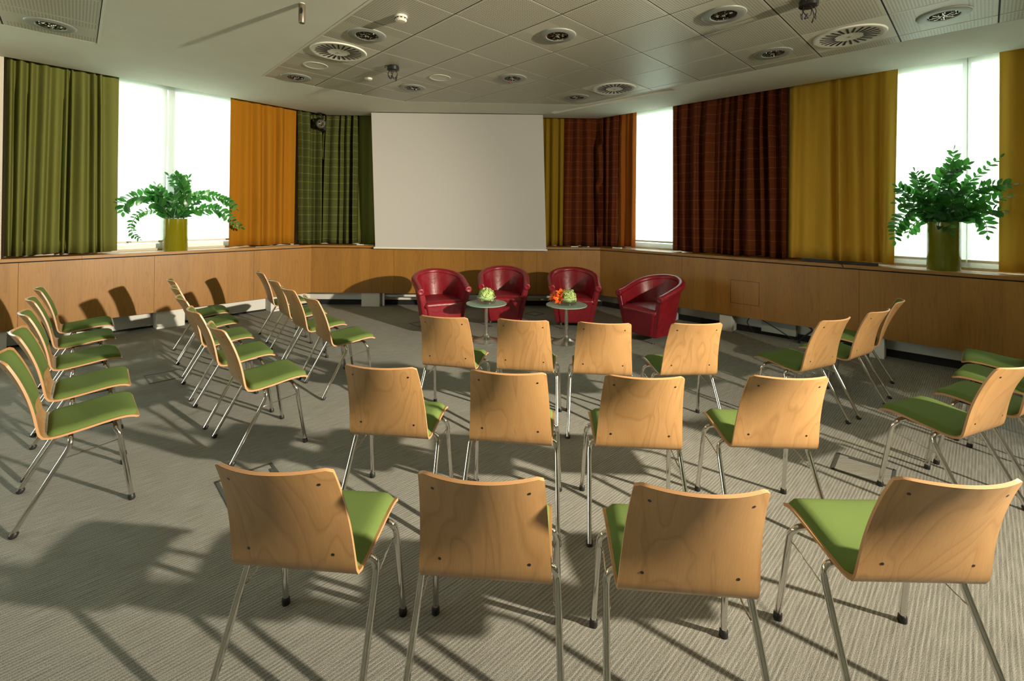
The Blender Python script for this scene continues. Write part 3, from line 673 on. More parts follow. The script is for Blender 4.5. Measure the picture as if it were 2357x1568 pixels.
mb = MB(); mb.add([rel(scr(*q, SO - .016)) for q in pts] + [rel(scr(*q, SO + .016)) for q in pts], [(0, 1, 2, 3), (7, 6, 5, 4), (0, 4, 5, 1), (1, 5, 6, 2), (2, 6, 7, 3), (3, 7, 4, 0)]); mb.build('bottom_bar', 'white_paint', t, bevel=.004)

# ------------------------------------------------------------------ stacking chair
PROF = [(-.304, .872), (-.264, .790), (-.230, .700), (-.205, .610), (-.190, .530), (-.181, .480), (-.168, .452), (-.140, .442), (-.095, .442), (0, .452), (.09, .464), (.155, .468), (.198, .463), (.230, .448)]
NV = 44
PC = crom([(0, y, z) for y, z in PROF], NV)
plen = [0]
for a, b in zip(PC, PC[1:]): plen.append(plen[-1] + (b - a).length)
PL = plen[-1]
def profile(l):
    l = min(max(l, 0), PL); i = 0
    while i < NV - 1 and plen[i + 1] < l: i += 1
    t = (l - plen[i]) / (plen[i + 1] - plen[i]); return PC[i].lerp(PC[i + 1], t)
def halfw(l):
    lb = .41
    w = .190 + (.217 - .190) * min(1, l / lb) + .003 * max(0, min(1, (l - lb) / .3))
    rc = .018
    for d in (l, PL - l):
        if d < rc: w -= rc - math.sqrt(max(0, rc * rc - (rc - d) ** 2))
    return w
def surf(x, l):
    """point and rear/under normal of the ply shell's centre surface"""
    def pt(x, l):
        p = profile(l); w = .190 + .027 * min(1, l / .41); sag = .052 * max(0, 1 - l / .44) ** .8 if l < .44 else 0.0
        q = Vector((x, p.y - sag * (1 - min(1, (x / w) ** 2)), p.z)); 
        if l > .5: q.z -= .006 * (1 - (x / w) ** 2) * min(1, (l - .5) / .1)
        return q
    p = pt(x, l); e = .004
    l0, l1 = max(0, l - e), min(PL, l + e)
    n = (pt(x, l1) - pt(x, l0)).cross(pt(x + e, l) - pt(x - e, l)).normalized()   # points to the rear / underside
    return p, n
def sheet(l0, l1, inset, nu, nv, off_in, off_out, mats, name, puff=0.0, rc=.03, edge=None):
    V = []; UV = []; F = []; MI = []
    def hw(l):
        if inset == 0: return halfw(l)
        w = .190 + .027 * min(1, l / .47) - inset
        for d in (l - l0, l1 - l):
            if d < rc: w -= rc - math.sqrt(max(0, rc * rc - (rc - max(d, 0)) ** 2))
        return w
    vs = [l0 + (l1 - l0) * (.5 - .5 * math.cos(PI * j / nv)) * .35 + (l1 - l0) * (j / nv) * .65 for j in range(nv + 1)]
    for side in (0, 1):
        for j in range(nv + 1):
            l = vs[j]; w = hw(l)
            for i in range(nu + 1):
                u = i / nu * 2 - 1; x = u * w; p, n = surf(x, l)
                if side == 0: o = off_out
                else:
                    o = off_in
                    if puff:
                        tv = (l - l0) / (l1 - l0) * 2 - 1; o = off_in - puff * ((1 - abs(u) ** 8) * (1 - abs(tv) ** 12)) ** .45
                V.append(p + n * o); UV.append((x + .25, l))
    n1 = nu + 1; B_ = n1 * (nv + 1)
    for j in range(nv):
        for i in range(nu):
            a, b, c, d = j * n1 + i, j * n1 + i + 1, (j + 1) * n1 + i + 1, (j + 1) * n1 + i
            F.append((a, b, c, d)); MI.append(0); F.append((B_ + d, B_ + c, B_ + b, B_ + a)); MI.append(0)
    ring = [i for i in range(n1)] + [j * n1 + nu for j in range(1, nv + 1)] + [nv * n1 + i for i in range(nu - 1, -1, -1)] + [j * n1 for j in range(nv - 1, 0, -1)]
    base = len(V)
    if edge is not None:
        # separate rim vertices so the edge banding has its own coordinates
        for r in ring: V.append(V[r]); UV.append((r * .01, 0.0))
        for r in ring: V.append(V[B_ + r]); UV.append((r * .01, 1.0))
        m = len(ring)
        for q in range(m): F.append((base + (q + 1) % m, base + q, base + m + q, base + m + (q + 1) % m)); MI.append(edge)
    else:
        m = len(ring)
        for q in range(m): F.append((ring[(q + 1) % m], ring[q], B_ + ring[q], B_ + ring[(q + 1) % m])); MI.append(0)
    return mesh(name, V, F, mats, True, MI, UV, sharp=50)
def make_chair():
    t = thing('stacking_chair', '', 'chair', group='green padded plywood stacking chairs')
    link('shell', sheet(0, PL, 0, 16, NV, -.0055, .0055, ['beech', 'plywood_edge'], 'shell', edge=1), t)
    link('back_pad', sheet(.012, .335, .012, 14, 16, -.0055, -.002, 'green_fabric', 'back_pad', puff=.013, rc=.022), t)
    link('seat_pad', sheet(.462, PL - .008, .008, 16, 20, -.0055, -.002, 'green_fabric', 'seat_pad', puff=.027, rc=.035), t)
    R_ = .0122
    for sx in (1, -1):
        for fy, ty, iy, nm in ((.197, .142, .125, 'leg'), (-.268, -.075, -.06, 'leg')):
            xx = .253 if fy > 0 else .255
            p = [(sx * xx, fy, .012), (sx * .240, ty, .36), (sx * .237, ty - (.004 if fy > 0 else -.012), .388), (sx * .228, iy, .412), (sx * .205, iy, .424), (sx * .13, iy, .427)]
            pts = [Vector(p[0]), Vector(p[0]).lerp(Vector(p[1]), .5)] + crom(p[1:], 14)
            lg = MB().tube(pts, R_, 12).build(nm, 'chrome', t, True, 60)
            d = (Vector(p[1]) - Vector(p[0])).normalized()
            a = Vector((sx * xx, fy, .0)); MB().tube([a, a + d * .004, a + d * .026, a + d * .030], [.0155, .017, .016, .0135], 14).build('foot_cap', 'black_rubber', lg, True, 50)
        # wire link between the two legs of a side
        w = [(sx * .234, .140, .405), (sx * .226, .150, .365), (sx * .238, .150, .352), (sx * .226, .135, .350), (sx * .226, -.075, .322), (sx * .232, -.10, .316), (sx * .240, -.098, .325), (sx * .234, -.085, .345)]
        MB().tube([w[0]] + crom(w[1:4], 6) + crom(w[4:], 8), .003, 6).build('side_wire', 'chrome', t, True)
        MB().tube([(sx * .13, .14, .427), (sx * .13, -.075, .427)], .010, 8).build('seat_rail', 'black_metal', t, True, 50)
    mb = MB()
    for sx in (1, -1):
        for l in (.058, .36):
            p, n = surf(sx * .145, l); q = n.to_track_quat('Z', 'Y').to_matrix(); vs = []; 
            for ring_, h in ((.0056, .0050), (.0056, .0062)):
                vs += [p + n * h + q @ Vector((ring_ * math.cos(a * PI / 5), ring_ * math.sin(a * PI / 5), 0)) for a in range(10)]
            b = MB().add(vs, [tuple(range(10, 20))] + [(a, (a + 1) % 10, 10 + (a + 1) % 10, 10 + a) for a in range(10)])
            b.build('screw', 'black_metal', t)
    return t
proto = make_chair(); bpy.context.view_layer.update(); index_kids(proto)
ORD = ['first', 'second', 'third', 'fourth', 'fifth']
POSES = [
 # x, y, rotation in degrees, label
 (-.700, 1.710, -5.1, 'plywood chair seen from behind, nearest row, turned right, farthest left of that row'),
 (-.062, 1.674, -4.6, 'plywood chair back in nearest row, second from left, arched shadow low on it'),
 (.580, 1.624, -4.6, 'plywood chair seen from behind, nearest row, third from the left'),
 (1.356, 1.680, -0.8, 'plywood chair ending the nearest row, wide bright green seat showing at its left'),
 (-.626, 2.627, -7.0, 'plywood chair seen from behind, middle row, farthest left of that row'),
 (.025, 2.568, -7.0, 'plywood chair seen from behind, middle row, second from the left'),
 (.675, 2.528, -3.9, 'plywood chair seen from behind, middle row, third from the left'),
 (1.377, 2.543, -2.0, 'plywood chair back in middle row, fourth from left, green seat showing at left'),
 (-.447, 3.748, -12.0, 'plywood chair facing the armchairs, farthest row, in front of the leftmost red armchair'),
 (.138, 3.672, -9.2, 'plywood chair facing the armchairs, farthest row, between the two table stems'),
 (.711, 3.606, -6.5, 'plywood chair facing the armchairs, farthest row, just right of the table with orange lilies'),
 (1.333, 3.620, 3.8, 'plywood chair facing the armchairs, farthest row, below the turned red armchair'),
 (2.361, 3.778, 25.7, 'plywood chair angled left, first of three by the right panelling, nearest of them'),
 (2.934, 4.096, 31.5, 'plywood chair angled left, second of three by the right panelling'),
 (3.433, 4.528, 48.3, 'plywood chair seen almost edge-on by the right panelling, farthest of three'),
 (2.590, 2.732, 22.5, 'plywood chair with large green seat at the right, beside the floor box'),
 (3.181, 3.011, 26.8, 'green seated chair at the right picture edge, second in its row, back cut off'),
 (3.640, 3.390, 36.0, 'green seated chair at the right picture edge, third in its row'),
 (4.080, 3.800, 44.0, 'green seated chair at the right picture edge, last in its row, against the panelling'),
 (-2.474, 2.659, -45.6, 'green padded chair seen side-on, leftmost column, nearest the camera'),
 (-2.912, 3.133, -47.5, 'green padded chair seen side-on, leftmost column, second from the camera'),
 (-3.446, 3.678, -45.0, 'green padded chair seen side-on, leftmost column, third from the camera'),
 (-3.960, 4.210, -44.8, 'green padded chair seen side-on, leftmost column, fourth from the camera'),
 (-4.418, 4.714, -46.3, 'green padded chair seen side-on, leftmost column, nearest the left panelling'),
 (-1.782, 3.325, -46.1, 'green padded chair seen side-on, second column from the left, nearest the camera'),
 (-2.275, 3.820, -48.0, 'green padded chair seen side-on, second column from the left, second from the camera'),
 (-2.737, 4.322, -48.1, 'green padded chair seen side-on, second column from the left, third from the camera'),
 (-3.191, 4.865, -48.6, 'green padded chair seen side-on, second column from the left, fourth from the camera'),
 (-3.600, 5.365, -49.3, 'green padded chair seen side-on, second column from the left, nearest the panelling'),
 (-1.602, 4.377, -49.9, 'green padded chair in the column nearest the armchairs, closest to the camera'),
 (-2.052, 4.858, -47.0, 'green padded chair in the column nearest the armchairs, second from the camera'),
 (-2.482, 5.406, -48.9, 'green padded chair in the column nearest the armchairs, third from the camera'),
 (-3.000, 6.080, -52.0, 'green padded chair in the column nearest the armchairs, farthest from the camera'),
]
for i, (x, y, a, lb) in enumerate(POSES):
    o = proto if i == 0 else copy_tree(proto)
    o.location = (x, y, 0); o.rotation_euler = (0, 0, math.radians(a)); o['label'] = lb

# ------------------------------------------------------------------ red tub armchairs
def make_armchair():
    t = thing('tub_armchair', '', 'armchair', group='red leather tub armchairs')
    nu, zb = 40, .095
    def Ht(u): return .605 + .185 * (math.sin(PI * u) ** 1.25)
    def plan(u, z, inset):
        k = (z - zb) / .7; w = .262 + .112 * k - inset; yb = -.225 - .150 * k + inset; yf = .30 + .035 * k; y0 = .02
        Lst = yf - y0; Lel = 1.5708 * math.sqrt((w * w + (yb - y0) ** 2) / 2) * 2; tot = 2 * Lst + Lel; s = u * tot
        if s < Lst: return (w, yf - s)
        if s > tot - Lst: return (-w, yf - (tot - s))
        a = (s - Lst) / Lel * PI; return (w * math.cos(a), y0 + (yb - y0) * math.sin(a))
    # shell: outer and inner face
    V = []; F = []; nz = 10
    for side in (0, 1):
        for i in range(nu + 1):
            u = i / nu; z0 = zb if side == 0 else .30; z1 = Ht(u)
            for j in range(nz + 1):
                z = z0 + (z1 - z0) * j / nz; ins = 0 if side == 0 else .075 - .03 * (j / nz) ** 2
                x, y = plan(u, z, ins); V.append((x, y, z))
    n1 = nz + 1; B_ = n1 * (nu + 1)
    for i in range(nu):
        for j in range(nz):
            a, b, c, d = i * n1 + j, (i + 1) * n1 + j, (i + 1) * n1 + j + 1, i * n1 + j + 1
            F.append((d, c, b, a)); F.append((B_ + a, B_ + b, B_ + c, B_ + d))
        F.append((i * n1 + nz, (i + 1) * n1 + nz, B_ + (i + 1) * n1 + nz, B_ + i * n1 + nz))
        F.append((i * n1, B_ + i * n1, B_ + (i + 1) * n1, (i + 1) * n1))
    for i in (0, nu):
        for j in range(nz):
            q = (i * n1 + j, B_ + i * n1 + j, B_ + i * n1 + j + 1, i * n1 + j + 1); F.append(q if i else q[::-1])
    link('shell', mesh('shell', V, F, 'red_leather', True, sharp=55), t)
    # rolled rim
    path = []; 
    for i in range(nu + 1):
        u = i / nu; z = Ht(u); x, y = plan(u, z, .012); path.append(Vector((x, y, z - .012)))
    path[0].y += .012; path[-1].y += .012
    MB().tube(path, .046, 14).build('rolled_rim', 'red_leather', t, True, 60)
    for p, sx in ((path[0], 1), (path[-1], -1)):
        o = MB().lathe([(.046, -.004), (.05, .002), (.046, .010), (.03, .012), (.012, .008), (.0001, .008)], 20, cap=False).build('arm_scroll', 'red_leather', t, True, 60, loc=p, rot=(-PI / 2, 0, 0))
        # arm front facing: tapered board below the scroll
        k0, k1 = .245, .335
        mb = MB(); zt = p.z - .03
        mb.add([(sx * .178, .318, zb), (sx * .264, .300, zb), (sx * .358, .338, zt), (sx * .292, .338, zt), (sx * .178, .285, zb), (sx * .264, .28, zb), (sx * .358, .30, zt), (sx * .292, .30, zt)],
               [(0, 1, 2, 3), (7, 6, 5, 4), (0, 4, 5, 1), (1, 5, 6, 2), (2, 6, 7, 3), (3, 7, 4, 0)] if sx > 0 else [(3, 2, 1, 0), (4, 5, 6, 7), (1, 5, 4, 0), (2, 6, 5, 1), (3, 7, 6, 2), (0, 4, 7, 3)])
        mb.build('arm_front', 'red_leather', t, bevel=.012)
    # front panel and seat cushion
    mb = MB(); mb.add([(-.205, .335, zb), (.205, .335, zb), (.262, .352, .425), (-.262, .352, .425), (-.205, -.1, zb), (.205, -.1, zb), (.262, -.1, .425), (-.262, -.1, .425)],
                      [(0, 1, 2, 3), (7, 6, 5, 4), (0, 4, 5, 1), (1, 5, 6, 2), (2, 6, 7, 3), (3, 7, 4, 0)]); mb.build('front_panel', 'red_leather', t, bevel=.02)
    V = []; F = []; nx, ny = 14, 14
    for j in range(ny + 1):
        for i in range(nx + 1):
            u, v = i / nx * 2 - 1, j / ny; y = -.30 + .662 * v; w = .272 * (1 if y > 0 else math.sqrt(max(.02, 1 - (y / .34) ** 2)))
            z = .447 + .022 * (1 - u * u) * math.sin(PI * min(1, v * 1.02)) - .05 * max(0, (v - .9) / .1) ** 2; V.append((u * w, y, z))
    for j in range(ny):
        for i in range(nx): F.append((j * (nx + 1) + i, j * (nx + 1) + i + 1, (j + 1) * (nx + 1) + i + 1, (j + 1) * (nx + 1) + i))
    o = link('seat_cushion', mesh('seat_cushion', V, F, 'red_leather', True), t); s = o.modifiers.new('depth', 'SOLIDIFY'); s.thickness = .07; s.offset = -1
    # base board, seams and feet
    MB().prism([plan(i / 24, zb, .02) for i in range(25)], zb - .006, zb + .012).build('base_board', 'black_metal', t)
    for u in (.36, .5, .64):
        pts = [Vector((*plan(u, z, .072 - .03 * ((z - .30) / (Ht(u) - .30)) ** 2), z)) for z in [.47 + (Ht(u) - .47) * q / 8 for q in range(9)]]
        MB().tube(pts, .0045, 6).build('seam', 'red_leather', t, True)
    for sx, y in ((.19, .27), (-.19, .27), (.17, -.17), (-.17, -.17)):
        MB().lathe([(.024, 0), (.024, .006), (.011, .010), (.011, .07), (.018, .08), (.018, .092)], 16, (sx, y, 0)).build('foot', 'chrome', t, True, 40)
    return t
arm = make_armchair(); bpy.context.view_layer.update(); index_kids(arm)
for i, (x, y, a, lb) in enumerate([
    (-1.03, 6.52, 203, 'red leather tub armchair at the left end, bouquet shadow across its front'),
    (-.12, 6.95, 183, 'red leather tub armchair behind the table with only green hydrangea'),
    (.93, 6.86, 177, 'red leather tub armchair behind the table with orange lilies'),
    (1.93, 6.16, 126, 'red leather tub armchair turned sideways, at the right end of the four')]):
    o = arm if i == 0 else copy_tree(arm)
    o.location = (x, y, 0); o.rotation_euler = (0, 0, math.radians(a)); o['label'] = lb

# ------------------------------------------------------------------ side tables and bouquets
def side_table(x, y, label):
    t = thing('side_table', label, 'table', (x, y, 0), group='round glass side tables')
    MB().lathe([(.262, .478), (.264, .481), (.264, .487), (.262, .490)], 48).build('glass_top', 'frosted_glass', t, True, 30)
    MB().lathe([(.075, .470), (.075, .478)], 24).build('top_plate', 'brushed_steel', t, True, 30)
    MB().lathe([(.023, .08), (.023, .30), (.0235, .301), (.0235, .47)], 20).build('post', 'brushed_steel', t, True, 40)
    MB().lathe([(.190, .0), (.190, .006), (.175, .012), (.12, .024), (.07, .042), (.038, .065), (.024, .09)], 40).build('base', 'brushed_steel', t, True, 40)
T1, T2 = (-.320, 5.93), (.715, 5.885)
side_table(*T1, 'round glass table with steel trumpet base, holding only green hydrangea')
side_table(*T2, 'round glass table with steel trumpet base, holding the bowl with orange lilies')
def bowl(x, y, label):
    t = thing('glass_bowl', label, 'bowl', (x, y, .490), group='shallow glass flower bowls')
    MB().lathe([(.118, .0), (.124, .004), (.124, .080), (.120, .080), (.120, .008), (.0001, .008)], 40, cap=False).build('glass', 'vase_glass', t, True, 30)
    MB().lathe([(.0001, .0), (.118, .0)], 40, cap=False).build('glass_foot', 'vase_glass', t)
    MB().lathe([(.118, .009), (.118, .03)], 40).build('water', 'vase_glass', t, True, 30)
    MB().lathe([(.1195, .079), (.1195, .0825), (.1245, .0825), (.1245, .079)], 40, cap=False).build('rim', 'glass_edge', t, True)
    return t
bowl(*T1, 'shallow glass bowl around the single green hydrangea head'); bowl(*T2, 'shallow glass bowl shared by hydrangea and orange lilies')
def hydrangea(x, y, dx, r, label, seed):
    rnd = random.Random(seed); t = thing('hydrangea', label, 'flower', (x + dx, y, .512), group='green hydrangea heads')
    mb = MB()
    for i in range(260):
        z = 1 - 1.5 * (i + .5) / 260; a = i * 2.39996 + rnd.uniform(-.1, .1); h = math.sqrt(max(0, 1 - z * z)); n = Vector((h * math.cos(a), h * math.sin(a), z)); R_ = r * rnd.uniform(.82, 1.08)
        c = Vector((0, 0, r * .75)) + n * R_; c.z = max(c.z, .004); q = (n + Vector((rnd.uniform(-.35, .35), rnd.uniform(-.35, .35), rnd.uniform(-.35, .35)))).to_track_quat('Z', 'Y').to_matrix(); sp = rnd.uniform(0, 1.5)
        for k in range(4):
            b = sp + k * PI / 2; s = rnd.uniform(.014, .019)
            pts = [Vector((0, 0, 0)), Vector((s * .8 * math.cos(b - .5), s * .8 * math.sin(b - .5), .003)), Vector((s * 1.25 * math.cos(b), s * 1.25 * math.sin(b), .0 - .003)), Vector((s * .8 * math.cos(b + .5), s * .8 * math.sin(b + .5), .003))]
            mb.add([c + q @ p for p in pts], [(0, 1, 2, 3)])
    o = mb.build('florets', 'hydrangea', t, True); o['kind'] = 'stuff'
    MB().lathe([(.0001, 0), (r * .58, r * .25), (r * .74, r * .75), (r * .5, r * 1.25), (.0001, r * 1.48)], 16, cap=False).build('head_core', 'head_green', t, True)
    MB().tube([(0, 0, -.012), (0, 0, .03)], .006, 6).build('stalk', 'zz_stem', t)
hydrangea(*T1, .0, .098, 'single pale green hydrangea head in the bowl without lilies', 1)
hydrangea(*T2, .025, .098, 'pale green hydrangea head beside the orange lilies', 2)
def lily(loc, tip, label, s=.075):
    q = Vector(tip).to_track_quat('Z', 'Y'); t = thing('lily', label, 'flower', loc, group='orange lilies'); t.rotation_euler = q.to_euler()
    V = []; F = []
    L_ = [(0, .006), (.3, .014), (.6, .019), (.85, .012), (1, .001)]
    for i, (u, w) in enumerate(L_):
        r = s * (.12 + .95 * u ** 1.6); z = s * (1.25 * u - .45 * u ** 3); w *= s / .06
        V += [(r, -w, z - .004), (r, 0, z), (r, w, z - .004)]
    for i in range(len(L_) - 1):
        for k in (0, 1): F.append((i * 3 + k, i * 3 + k + 1, i * 3 + k + 4, i * 3 + k + 3))
    me = mesh('petal', V, F, 'lily', True)
    for k in range(6): link('petal', me, t, rot=(0, 0, k * PI / 3))
    MB().tube([(0, 0, 0), (.003, 0, s * .9)], .0022, 5).build('stamen', 'lily', t)
    MB().tube([(0, 0, -.06), (0, 0, 0)], .004, 6).build('stalk', 'zz_stem', t)
lily((T2[0] - .145, T2[1] - .02, .575), (-.85, -.2, .5), 'orange lily reaching out farthest left of the bowl')
lily((T2[0] - .085, T2[1] - .05, .560), (-.55, -.75, .35), 'orange lily hanging low over the rim of the bowl', .07)
lily((T2[0] - .06, T2[1] + .0, .605), (-.15, -.3, .95), 'orange lily standing upright behind the hydrangea', .08)
lily((T2[0] - .095, T2[1] + .03, .59), (-.4, .1, .8), 'deep orange lily in the middle of the lily cluster', .06)

# ------------------------------------------------------------------ pot plants
LV = []; LF = []
for i, (u, w) in enumerate([(0, .02), (.12, .14), (.35, .26), (.6, .27), (.82, .17), (.95, .07), (1, .01)]):
    z = .06 * math.sin(PI * u); LV += [(-w, u, z + .05 * w), (0, u, z - .02), (w, u, z + .05 * w)]
for i in range(6):
    for k in (0, 1): LF.append((i * 3 + k, i * 3 + k + 1, i * 3 + k + 4, i * 3 + k + 3))
LEAF = mesh('leaf', LV, LF, 'zz_leaf', True)
def plant(k, x, y, r, h, stems, label, plabel, seed, lsize, sx):
    rnd = random.Random(seed); z0 = 1.072
    pt = thing('plant_pot', plabel, 'pot', (x, y, z0), group='glazed olive plant pots')
    MB().lathe([(r * .985, .0), (r, .008), (r, h), (r * .93, h), (r * .93, h - .03)], 48, cap=False).build('pot_body', 'olive_glaze' if k == 0 else 'green_glaze', pt, True, 30)
    MB().lathe([(.0001, 0.001), (r * .98, .001)], 32, cap=False).build('pot_base', 'olive_glaze' if k == 0 else 'green_glaze', pt); MB().lathe([(r * .93, h - .03), (.0001, h - .025)], 24, cap=False).build('soil', 'soil', pt)
    t = thing('potted_plant', label, 'plant', (x, y, z0 + h - .026), ANG[k], 'leafy plants in the windows')
    for si, (P, big) in enumerate(stems):
        dep = rnd.uniform(-.04, .24); n = len(P); pts = []
        for i, (a, b) in enumerate(P): pts.append((a * sx * (.9 if a < 0 else 1), -dep * (i / (n - 1)) ** 1.2 + rnd.uniform(-.03, .03) * (i == 0), b + .025))
        bx, bz = pts[0][0], pts[0][2]; bx = max(-r * .7, min(r * .7, bx))
        pts = [(bx * .8, pts[0][1], .0)] + [(p[0], p[1], max(p[2], .03)) if i == 0 else p for i, p in enumerate(pts)]
        sm = crom(pts, 26); ns = len(sm)
        L_ = sum((b - a).length for a, b in zip(sm, sm[1:]))
        st = MB().tube(sm, [.0085 * (1 - .75 * i / (ns - 1)) for i in range(ns)], 6).build('stem', 'zz_stem', t, True)
        nl = max(5, int(L_ * .74 / (lsize * .36)))
        for q in range(nl):
            u = .28 + .72 * q / (nl - 1); f = u * (ns - 1); i = min(int(f), ns - 2); p = sm[i].lerp(sm[i + 1], f - i); tg = (sm[i + 1] - sm[i]).normalized()
            for sd in (1, -1) if q < nl - 1 else (0,):
                sdv = tg.cross(Vector((.25 * math.sin(si * 2.1), 1, .3 * math.cos(si * 1.7)))).normalized(); d = (tg * (.62 if sd else 1) + sdv * sd * .85 + Vector((rnd.uniform(-.2, .2), rnd.uniform(-.35, .2), rnd.uniform(-.15, .25)))).normalized()
                s = lsize * big * rnd.uniform(.75, 1.15) * (.65 + .5 * math.sin(PI * min(1, .25 + q / nl * .8)))
                up = Vector((rnd.uniform(-.5, .5), -.7 + rnd.uniform(-.3, .3), .6)); xax = d.cross(up).normalized(); up = xax.cross(d)
                m = Matrix((xax, d, up)).transposed().to_4x4(); o = link('leaf', LEAF, st); o.matrix_local = Matrix.Translation(p) @ m @ Matrix.Diagonal((s, s, s, 1))
def conv(L_, cx, cy, k): return [([((x - cx) / k, (cy - y) / k) for x, y in P], big) for P, big in L_]
left_stems = conv([
    ([(780, 880), (690, 650), (480, 590), (300, 610), (170, 700), (150, 810)], 1.15),
    ([(770, 870), (690, 800), (480, 800), (330, 870), (250, 1000), (270, 1120), (350, 1185)], .62),
    ([(820, 870), (740, 600), (620, 430)], 1.25), ([(930, 880), (1040, 610), (970, 450), (810, 280)], 1.0),
    ([(1060, 880), (1080, 600), (1040, 420), (1120, 300)], 1.1), ([(1000, 870), (1060, 520), (960, 340), (860, 250)], 1.0),
    ([(980, 880), (1110, 610), (1300, 555), (1550, 580), (1690, 640), (1810, 745)], .95),
    ([(1080, 880), (1250, 790), (1430, 760), (1600, 790), (1770, 940), (1900, 1040)], .95),
    ([(860, 880), (880, 640), (860, 500)], 1.0), ([(910, 880), (960, 680), (980, 580)], 1.1), ([(1040, 880), (1180, 770), (1350, 830)], .9),
    ([(800, 880), (690, 700), (560, 490)], 1.2), ([(840, 880), (760, 760), (640, 690), (500, 690)], 1.1), ([(1000, 880), (1130, 700), (1250, 620)], 1.0), ([(900, 880), (800, 700), (760, 640)], 1.0)], 950, 905, 1015)
right_stems = conv([
    ([(810, 880), (850, 560), (890, 330), (905, 110)], 1.05), ([(740, 880), (740, 600), (830, 360), (1050, 285)], 1.3), ([(930, 850), (970, 640), (1100, 430), (1370, 215)], .8),
    ([(960, 860), (1060, 600), (1250, 510), (1480, 500)], 1.0), ([(1000, 850), (1150, 640), (1420, 530)], .9), ([(970, 870), (1150, 710), (1420, 630)], .95),
    ([(970, 870), (1100, 800), (1220, 880), (1245, 1020)], 1.0), ([(640, 880), (560, 640), (510, 460), (465, 330)], 1.0), ([(650, 880), (630, 600), (570, 370)], .95),
    ([(660, 870), (500, 640), (380, 570), (240, 500)], 1.15), ([(650, 870), (450, 690), (240, 680)], 1.1), ([(660, 870), (480, 740), (330, 820), (225, 950), (205, 1110)], 1.1),
    ([(640, 870), (500, 880), (400, 960), (370, 1040)], .9), ([(800, 880), (760, 790), (790, 880), (870, 970)], 1.15), ([(870, 880), (900, 640), (1050, 470)], 1.15),
    ([(1000, 860), (1200, 760), (1380, 770)], 1.0), ([(700, 870), (680, 700), (600, 640)], 1.2), ([(860, 880), (830, 650), (860, 480)], 1.25), ([(780, 880), (720, 760), (700, 860)], 1.2), ([(900, 880), (960, 740), (1080, 700)], 1.1)], 805, 890, 985)
plant(0, -4.865, 6.60, .149, .460, left_stems, 'arching dark green plant in the window by the olive green curtain', 'glossy olive yellow pot on the ledge by the olive green curtain', 4, .100, .84)
plant(2, 4.834, 5.105, .143, .535, right_stems, 'bushy bright green plant in the window between mustard curtains', 'glossy olive green pot on the ledge between mustard curtains', 9, .094, .75)

# ------------------------------------------------------------------ small things on the ledge and floor
def on_ledge(k, s, o, z=1.072): return wp(k, s, OP[k] + o, z)
t = thing('power_strip', 'black power strip lying on the ledge under the mustard curtain', 'power strip', on_ledge(2, -1.1, .13), ANG[2])
MB().box((0, 0, .016), (.78, .055, .03)).build('housing', 'black_rubber', t, bevel=.004)
MB().tube(crom([(-.02, -.028, .02), (.0, -.07, .03), (.02, -.115, .028), (.05, -.143, .01), (.07, -.142, -.03)], 16), .006, 8).build('cable', 'black_rubber', t, True)
for i, (k, s, o, L_, m, lb) in enumerate(((1, -2.56, .06, .12, 'white_paint', 'white marker lying on the ledge under the green plaid curtain'), (1, 1.22, .07, .13, 'white_paint', 'white marker on the ledge at the foot of the red plaid corner curtain'),
        (1, 1.42, .07, .12, 'grey_plastic', 'grey marker beside the white one at the corner curtain'))):
    t = thing('marker_pen', lb, 'pen', on_ledge(k, s, o), ANG[k]); MB().tube([(-L_ / 2, 0, .009), (L_ * .2, 0, .009)], .009, 10).build('barrel', m, t, True, 50); MB().tube([(L_ * .2, 0, .009), (L_ * .5, 0, .009)], .0085, 10).build('cap', 'white_metal', t, True, 50)
t = thing('remote_control', 'white remote control on the ledge below the rust orange curtain', 'remote', on_ledge(2, -4.22, .05), ANG[2]); MB().box((0, 0, .011), (.17, .05, .022)).build('case', 'white_paint', t, bevel=.006); MB().box((.02, 0, .023), (.06, .03, .003)).build('keys', 'grey_plastic', t)
# loose cables under the right-hand panelling
for i, (pts, lb) in enumerate((([(-2.10, .06, .25), (-2.13, .05, .17), (-2.09, .06, .10), (-2.06, .10, .03)], 'black cable looping down beside the white plinth'),
                              ([(-2.0, .05, .26), (-1.8, .04, .17), (-1.6, .05, .06), (-1.50, .08, .006)], 'black cable sagging diagonally under the right panelling'),
                              ([(-1.42, .06, .25), (-1.36, .05, .2), (-1.45, .05, .10), (-1.52, .08, .01)], 'thick black cable drop beside the grey casing under the panelling'))):
    p = [(*wp(2, s, OP[2] + o), z) for s, o, z in pts]; tag(MB().tube(crom(p, 14), .007 if i < 2 else .012, 6).build('power_cable', 'black_rubber', None, True), lb, 'cable', 'loose cables under the panelling')
o = MB().prism(quadp(2, -1.98, -1.56, OP[2] + .14, OP[2] + .22), .06, .28).build('junction_casing', 'grey_wall', W_R, bevel=.005)
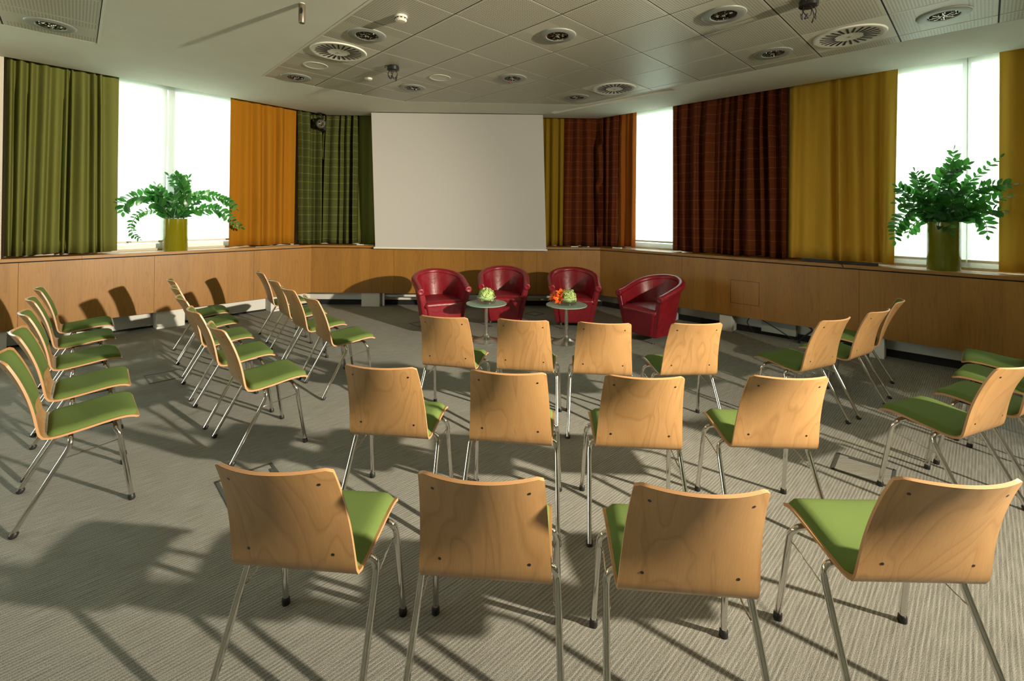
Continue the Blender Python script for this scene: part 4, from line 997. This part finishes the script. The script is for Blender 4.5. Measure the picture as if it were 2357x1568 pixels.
# flush floor boxes: metal frame round a carpet lid
def floor_box(x, y, a, w, d, label, fw=.018):
    t = thing('floor_box', label, 'floor box', (x, y, 0), math.radians(a), 'floor sockets')
    mb = MB()
    for cx, cy, sx, sy in ((0, d / 2, w, fw), (0, -d / 2, w, fw), (w / 2, 0, fw, d + fw), (-w / 2, 0, fw, d + fw)): mb.box((cx, cy, .0025), (sx, sy, .005))
    mb.build('frame', 'grey_plastic', t); MB().box((0, 0, .0015), (w - .02, d - .02, .003)).build('lid', 'carpet', t); MB().box((0, d / 2 - .02, .004), (w * .6, .02, .004)).build('hinge_strip', 'grey_plastic', t)
floor_box(2.315, 2.990, -43, .30, .26, 'grey framed floor box beside the big green seated chair at right')
floor_box(-3.42, 4.56, 47, .33, .30, 'floor box lid in the aisle between the two left chair columns', .006)
floor_box(-1.55, 2.76, -46, .34, .30, 'grey floor box partly hidden behind the nearest left chair back')
floor_box(-1.33, 6.80, 40, .26, .24, 'floor box in shade left of the first red armchair', .010)
floor_box(.39, 7.56, -45, .22, .22, 'floor box on the carpet between the two middle armchairs', .010)

# ------------------------------------------------------------------ outdoors, seen faintly through the blinds
struct(MB().box((0, 10, -.7), (160, 160, .4)).build('ground', 'ground'))
t = thing('canopy', 'grey concrete canopy on a pillar outside the arching plant window', 'canopy', (-13.5, 19.5, -.5), math.radians(50))
MB().box((-1.5, 0, 5.2), (11, 3.2, .5)).build('canopy_roof', 'concrete', t); MB().box((1.6, 0, 2.5), (.9, .9, 5.0)).build('pillar', 'concrete', t); MB().box((-1.5, -1.7, 5.9), (11, .2, .9)).build('fascia', 'concrete', t)
t = thing('street_lamp', 'slim leaning lamp post outside the arching plant window', 'lamp', (-9.8, 19.0, -.5), 0); MB().tube([(0, 0, 0), (-.25, 0, 5.2)], .09, 10).build('post', 'concrete', t, True); MB().box((-.5, 0, 5.2), (.7, .2, .12)).build('lamp_head', 'concrete', t)
def tree(x, y, h, lb, seed):
    rnd = random.Random(seed); t = thing('tree', lb, 'tree', (x, y, -.5), group='trees outside the windows'); mb = MB()
    for q in range(600):
        z = rnd.uniform(.35, 1.0); R_ = h * .36 * math.sin(PI * (z - .28) / .78) * math.sqrt(rnd.random()); a = rnd.uniform(0, 6.283); c = Vector((R_ * math.cos(a), R_ * math.sin(a), z * h)); s = rnd.uniform(.12, .26)
        d1 = Vector((rnd.uniform(-1, 1), rnd.uniform(-1, 1), rnd.uniform(-1, 1))).normalized(); d2 = d1.orthogonal(); mb.add([c, c + d1 * s + d2 * s * .4, c + d1 * s * 2, c + d1 * s - d2 * s * .4], [(0, 1, 2, 3)])
    o = mb.build('crown', 'foliage', t); MB().tube([(0, 0, 0), (.1, 0, h * .6)], [.18, .1], 8).build('trunk', 'bark', t, True)
tree(-8.0, 23.0, 5.2, 'faint tree beyond the arching plant window', 1); tree(-11.0, 25.0, 4.6, 'lower faint tree left of the lamp post', 6); tree(8.0, 13.5, 7.5, 'tree filling the view behind the narrow window', 2); tree(17, 13.5, 4.5, 'distant tree seen above the tall plant', 3); tree(20, 10.5, 4.8, 'distant tree at the edge of the right-hand window', 4)
